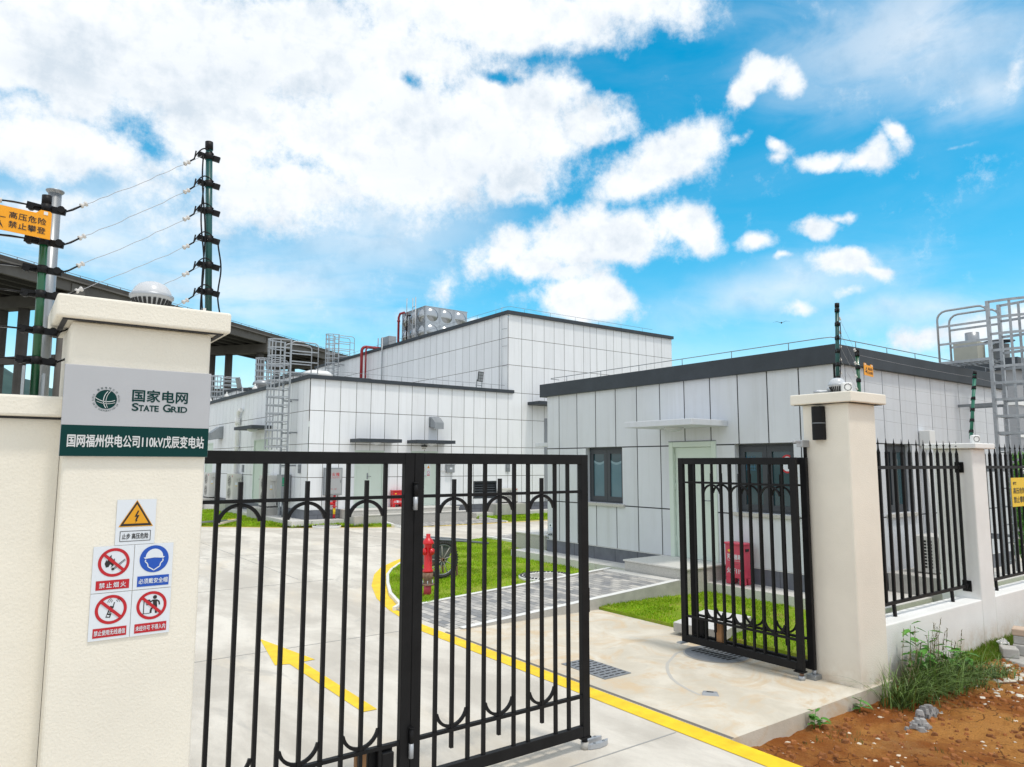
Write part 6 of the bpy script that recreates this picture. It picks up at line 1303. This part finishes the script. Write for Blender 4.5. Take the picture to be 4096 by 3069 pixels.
# weeds
def blade(mb, x, y, z, h, w, az, lean, m, droop=.5):
    n = 6; dx, dy = math.cos(az), math.sin(az); px, py = -dy, dx; V_ = []
    for i in range(n+1):
        q = i/n; r = lean*h*(q**1.6); zz = z+h*(q-droop*lean*q**3); ww = w*(1-q**1.5)*.5+.0004
        V_ += [(x+dx*r-px*ww, y+dy*r-py*ww, zz), (x+dx*r+px*ww, y+dy*r+py*ww, zz)]
    mb.add(V_, [(2*i,2*i+1,2*i+3,2*i+2) for i in range(n)], m, True)
def leafy(mb, x, y, z, h, n, size, m, spread=.06):
    mb.tube([(x,y,z),(x+.01,y,z+h*.5),(x+.02,y-.01,z+h)], [.005,.004,.002], m, 6)
    for i in range(n):
        q = .25+.75*i/(n-1); az = i*2.4+random.random(); s = size*random.uniform(.7,1.2); c = Vector((x+.02*q,y,z+h*q)); d = Vector((math.cos(az),math.sin(az),random.uniform(-.5,.9))).normalized(); sd_ = d.cross(Vector((0,0,1))).normalized(); up = sd_.cross(d)
        tip = c+d*s*1.15-Vector((0,0,s*.25)); L_ = [c+d*s*.12, c+d*s*.4+sd_*s*.26-up*s*.02, c+d*s*.75+sd_*s*.18-up*s*.06, tip, c+d*s*.75-sd_*s*.2-up*s*.06, c+d*s*.4-sd_*s*.30-up*s*.02, c+d*s*.55-up*s*.09]
        mb.add(L_, [(0,1,6),(1,2,6),(2,3,6),(3,4,6),(4,5,6),(5,0,6)], m, False)
def weed_clump(spots, label):
    x0, y0 = spots[0][0], spots[0][1]; t = thing('weed_clump', label, 'weeds', (x0, y0, GRZ)); b = MB()
    for (cx_, cy_, sx, sy, n, h0, h1) in spots:
        for _ in range(n):
            x, y = random.gauss(cx_,sx), min(random.gauss(cy_,sy), 3.62 if cx_ < 7.4 else 3.69); blade(b, x, y, gz(x,y)-.01, random.uniform(h0,h1)*1.15, random.uniform(.006,.013), random.choice((random.uniform(0,6.283), random.gauss(-1.57,.9))), random.uniform(.3,1.35), blade_m, random.uniform(.25,.6))
    b.build('blades', t, recalc=False); return t
t = weed_clump([(7.62,3.42,.26,.10,520,.12,.42),(7.15,3.40,.12,.08,130,.15,.46),(8.15,3.34,.22,.10,380,.10,.32),(8.6,3.22,.16,.08,170,.08,.22),(6.92,3.42,.07,.06,90,.15,.42)], 'large clump of tall wild grass at the foot of the right gate pillar')
s_ = MB()
for _ in range(26):
    x, y = random.uniform(7.0,8.3), random.uniform(3.35,3.6); h = random.uniform(.38,.66); a = random.uniform(-.15,.15); s_.tube([(x,y,gz(x,y)),(x+a*.4,y-.01,gz(x,y)+h*.6),(x+a,y-.03,gz(x,y)+h)], [.003,.002,.0012], straw_m, 5)
    for k_ in range(9): q = .72+.28*k_/9; blade(s_, x+a*q, y-.03*q, gz(x,y)+h*q, .035, .008, random.uniform(0,6.28), .6, straw_m)
s_.build('seed_heads', t, recalc=False)
l_ = MB()
for (x, y, h) in ((7.58,3.58,.60),(7.66,3.55,.46),(7.92,3.56,.50),(7.86,3.50,.36),(7.7,3.5,.34),(8.32,3.46,.34),(8.40,3.40,.24),(8.02,3.45,.30)): leafy(l_, x, y, gz(x,y)-.01, h, 16, .125, leaf_m)
l_.build('leafy_stems', t, recalc=False)
t = thing('seedling', 'small dark green seedling against the pad edge, nearer the yellow line', 'plant', (5.76, 3.52, GRZ)); m_ = MB(); leafy(m_, 5.74, 3.53, gz(5.74,3.5)-.01, .15, 12, .075, leaf_m); leafy(m_, 5.79, 3.51, gz(5.79,3.5)-.01, .10, 8, .085, leaf_m); m_.build('leaves', t, recalc=False)
t = thing('seedling', 'small light green seedling against the pad edge beside the right pillar', 'plant', (6.50, 3.53, GRZ)); m_ = MB(); leafy(m_, 6.48, 3.53, gz(6.48,3.5)-.01, .13, 9, .09, mat('seedling_leaf', (.075,.22,.03), .5, isl=.3)); m_.build('leaves', t, recalc=False)
# laid turf along the low wall
turf = [(8.35,3.69),(8.35,3.48),(8.9,3.46),(9.3,3.40),(9.9,3.38),(10.4,3.30),(13,3.2),(13,3.69)]
tx, ty = scatter(turf, 9000, .30, 4.0, 17); o = blades('grass', tx, ty, np.array([gz(a,b) for a,b in zip(tx,ty)])-.005, .03, .10, .008, grass_mat('turf_grass', (.10,.21,.015), (.17,.29,.02), (.28,.29,.08))); tag(o, 'strip of laid turf along the outside foot of the low white wall', 'turf', kind='stuff')
wx = rng.uniform(4.85, 9.5, 260); wy = rng.uniform(.6, 3.5, 260); k_ = fbm(wx*1.5, wy*1.5, 3, 44) > .58; wx, wy = wx[k_], wy[k_]
o = blades('grass_tufts', np.repeat(wx,6)+rng.normal(0,.02,len(wx)*6), np.repeat(wy,6)+rng.normal(0,.02,len(wx)*6), np.repeat([gz(a,b) for a,b in zip(wx,wy)],6), .015, .05, .006, grass_mat('tuft_grass', (.08,.13,.02), (.13,.17,.04), (.22,.20,.08))); tag(o, 'sparse tiny grass tufts dotted over the bare red earth', 'grass', kind='stuff')
t = thing('twig', 'thin dark twig lying on the red earth near the manhole slab', 'twig', (8.8, 2.9, GRZ)); m_ = MB(); tw = [(8.35,3.08),(8.55,2.98),(8.72,2.97),(8.95,2.80)]; m_.tube([(a,b,gz(a,b)+.012) for a,b in tw], [.006,.007,.006,.003], rust_m, 6); m_.tube([(8.55,2.98,gz(8.55,2.98)+.012),(8.62,2.88,gz(8.62,2.88)+.015)], .004, rust_m, 5); m_.build('stem', t)
# bird in the sky
t = thing('bird', 'tiny dark bird gliding in the sky above the guard house', 'bird', (62.4, 40, 16)); m_ = MB(); bd = mat('bird_feather', (.03,.03,.035), .7); rt = Vector((.54,-.84,0)); fw_ = Vector((.84,.54,0)); c0 = Vector((62.4,40,16))
m_.tube([c0-fw_*.3, c0-fw_*.1, c0+fw_*.15, c0+fw_*.3], [.02,.07,.07,.01], bd, 8); m_.build('body', t)
for s in (-1, 1):
    m_ = MB(); a = c0+fw_*.08; m_.add([tuple(a+fw_*.1), tuple(a-fw_*.1), tuple(a+rt*s*.42-fw_*.06+Vector((0,0,.16))), tuple(a+rt*s*.42+fw_*.08+Vector((0,0,.16))), tuple(a+rt*s*.85-fw_*.12+Vector((0,0,.04)))], [(0,1,2,3),(3,2,4)], bd); m_.build('wing', t)
# ------------------------------------------------------------------ tidy up
bpy.data.objects.remove(_cobj); bpy.data.curves.remove(_cur)
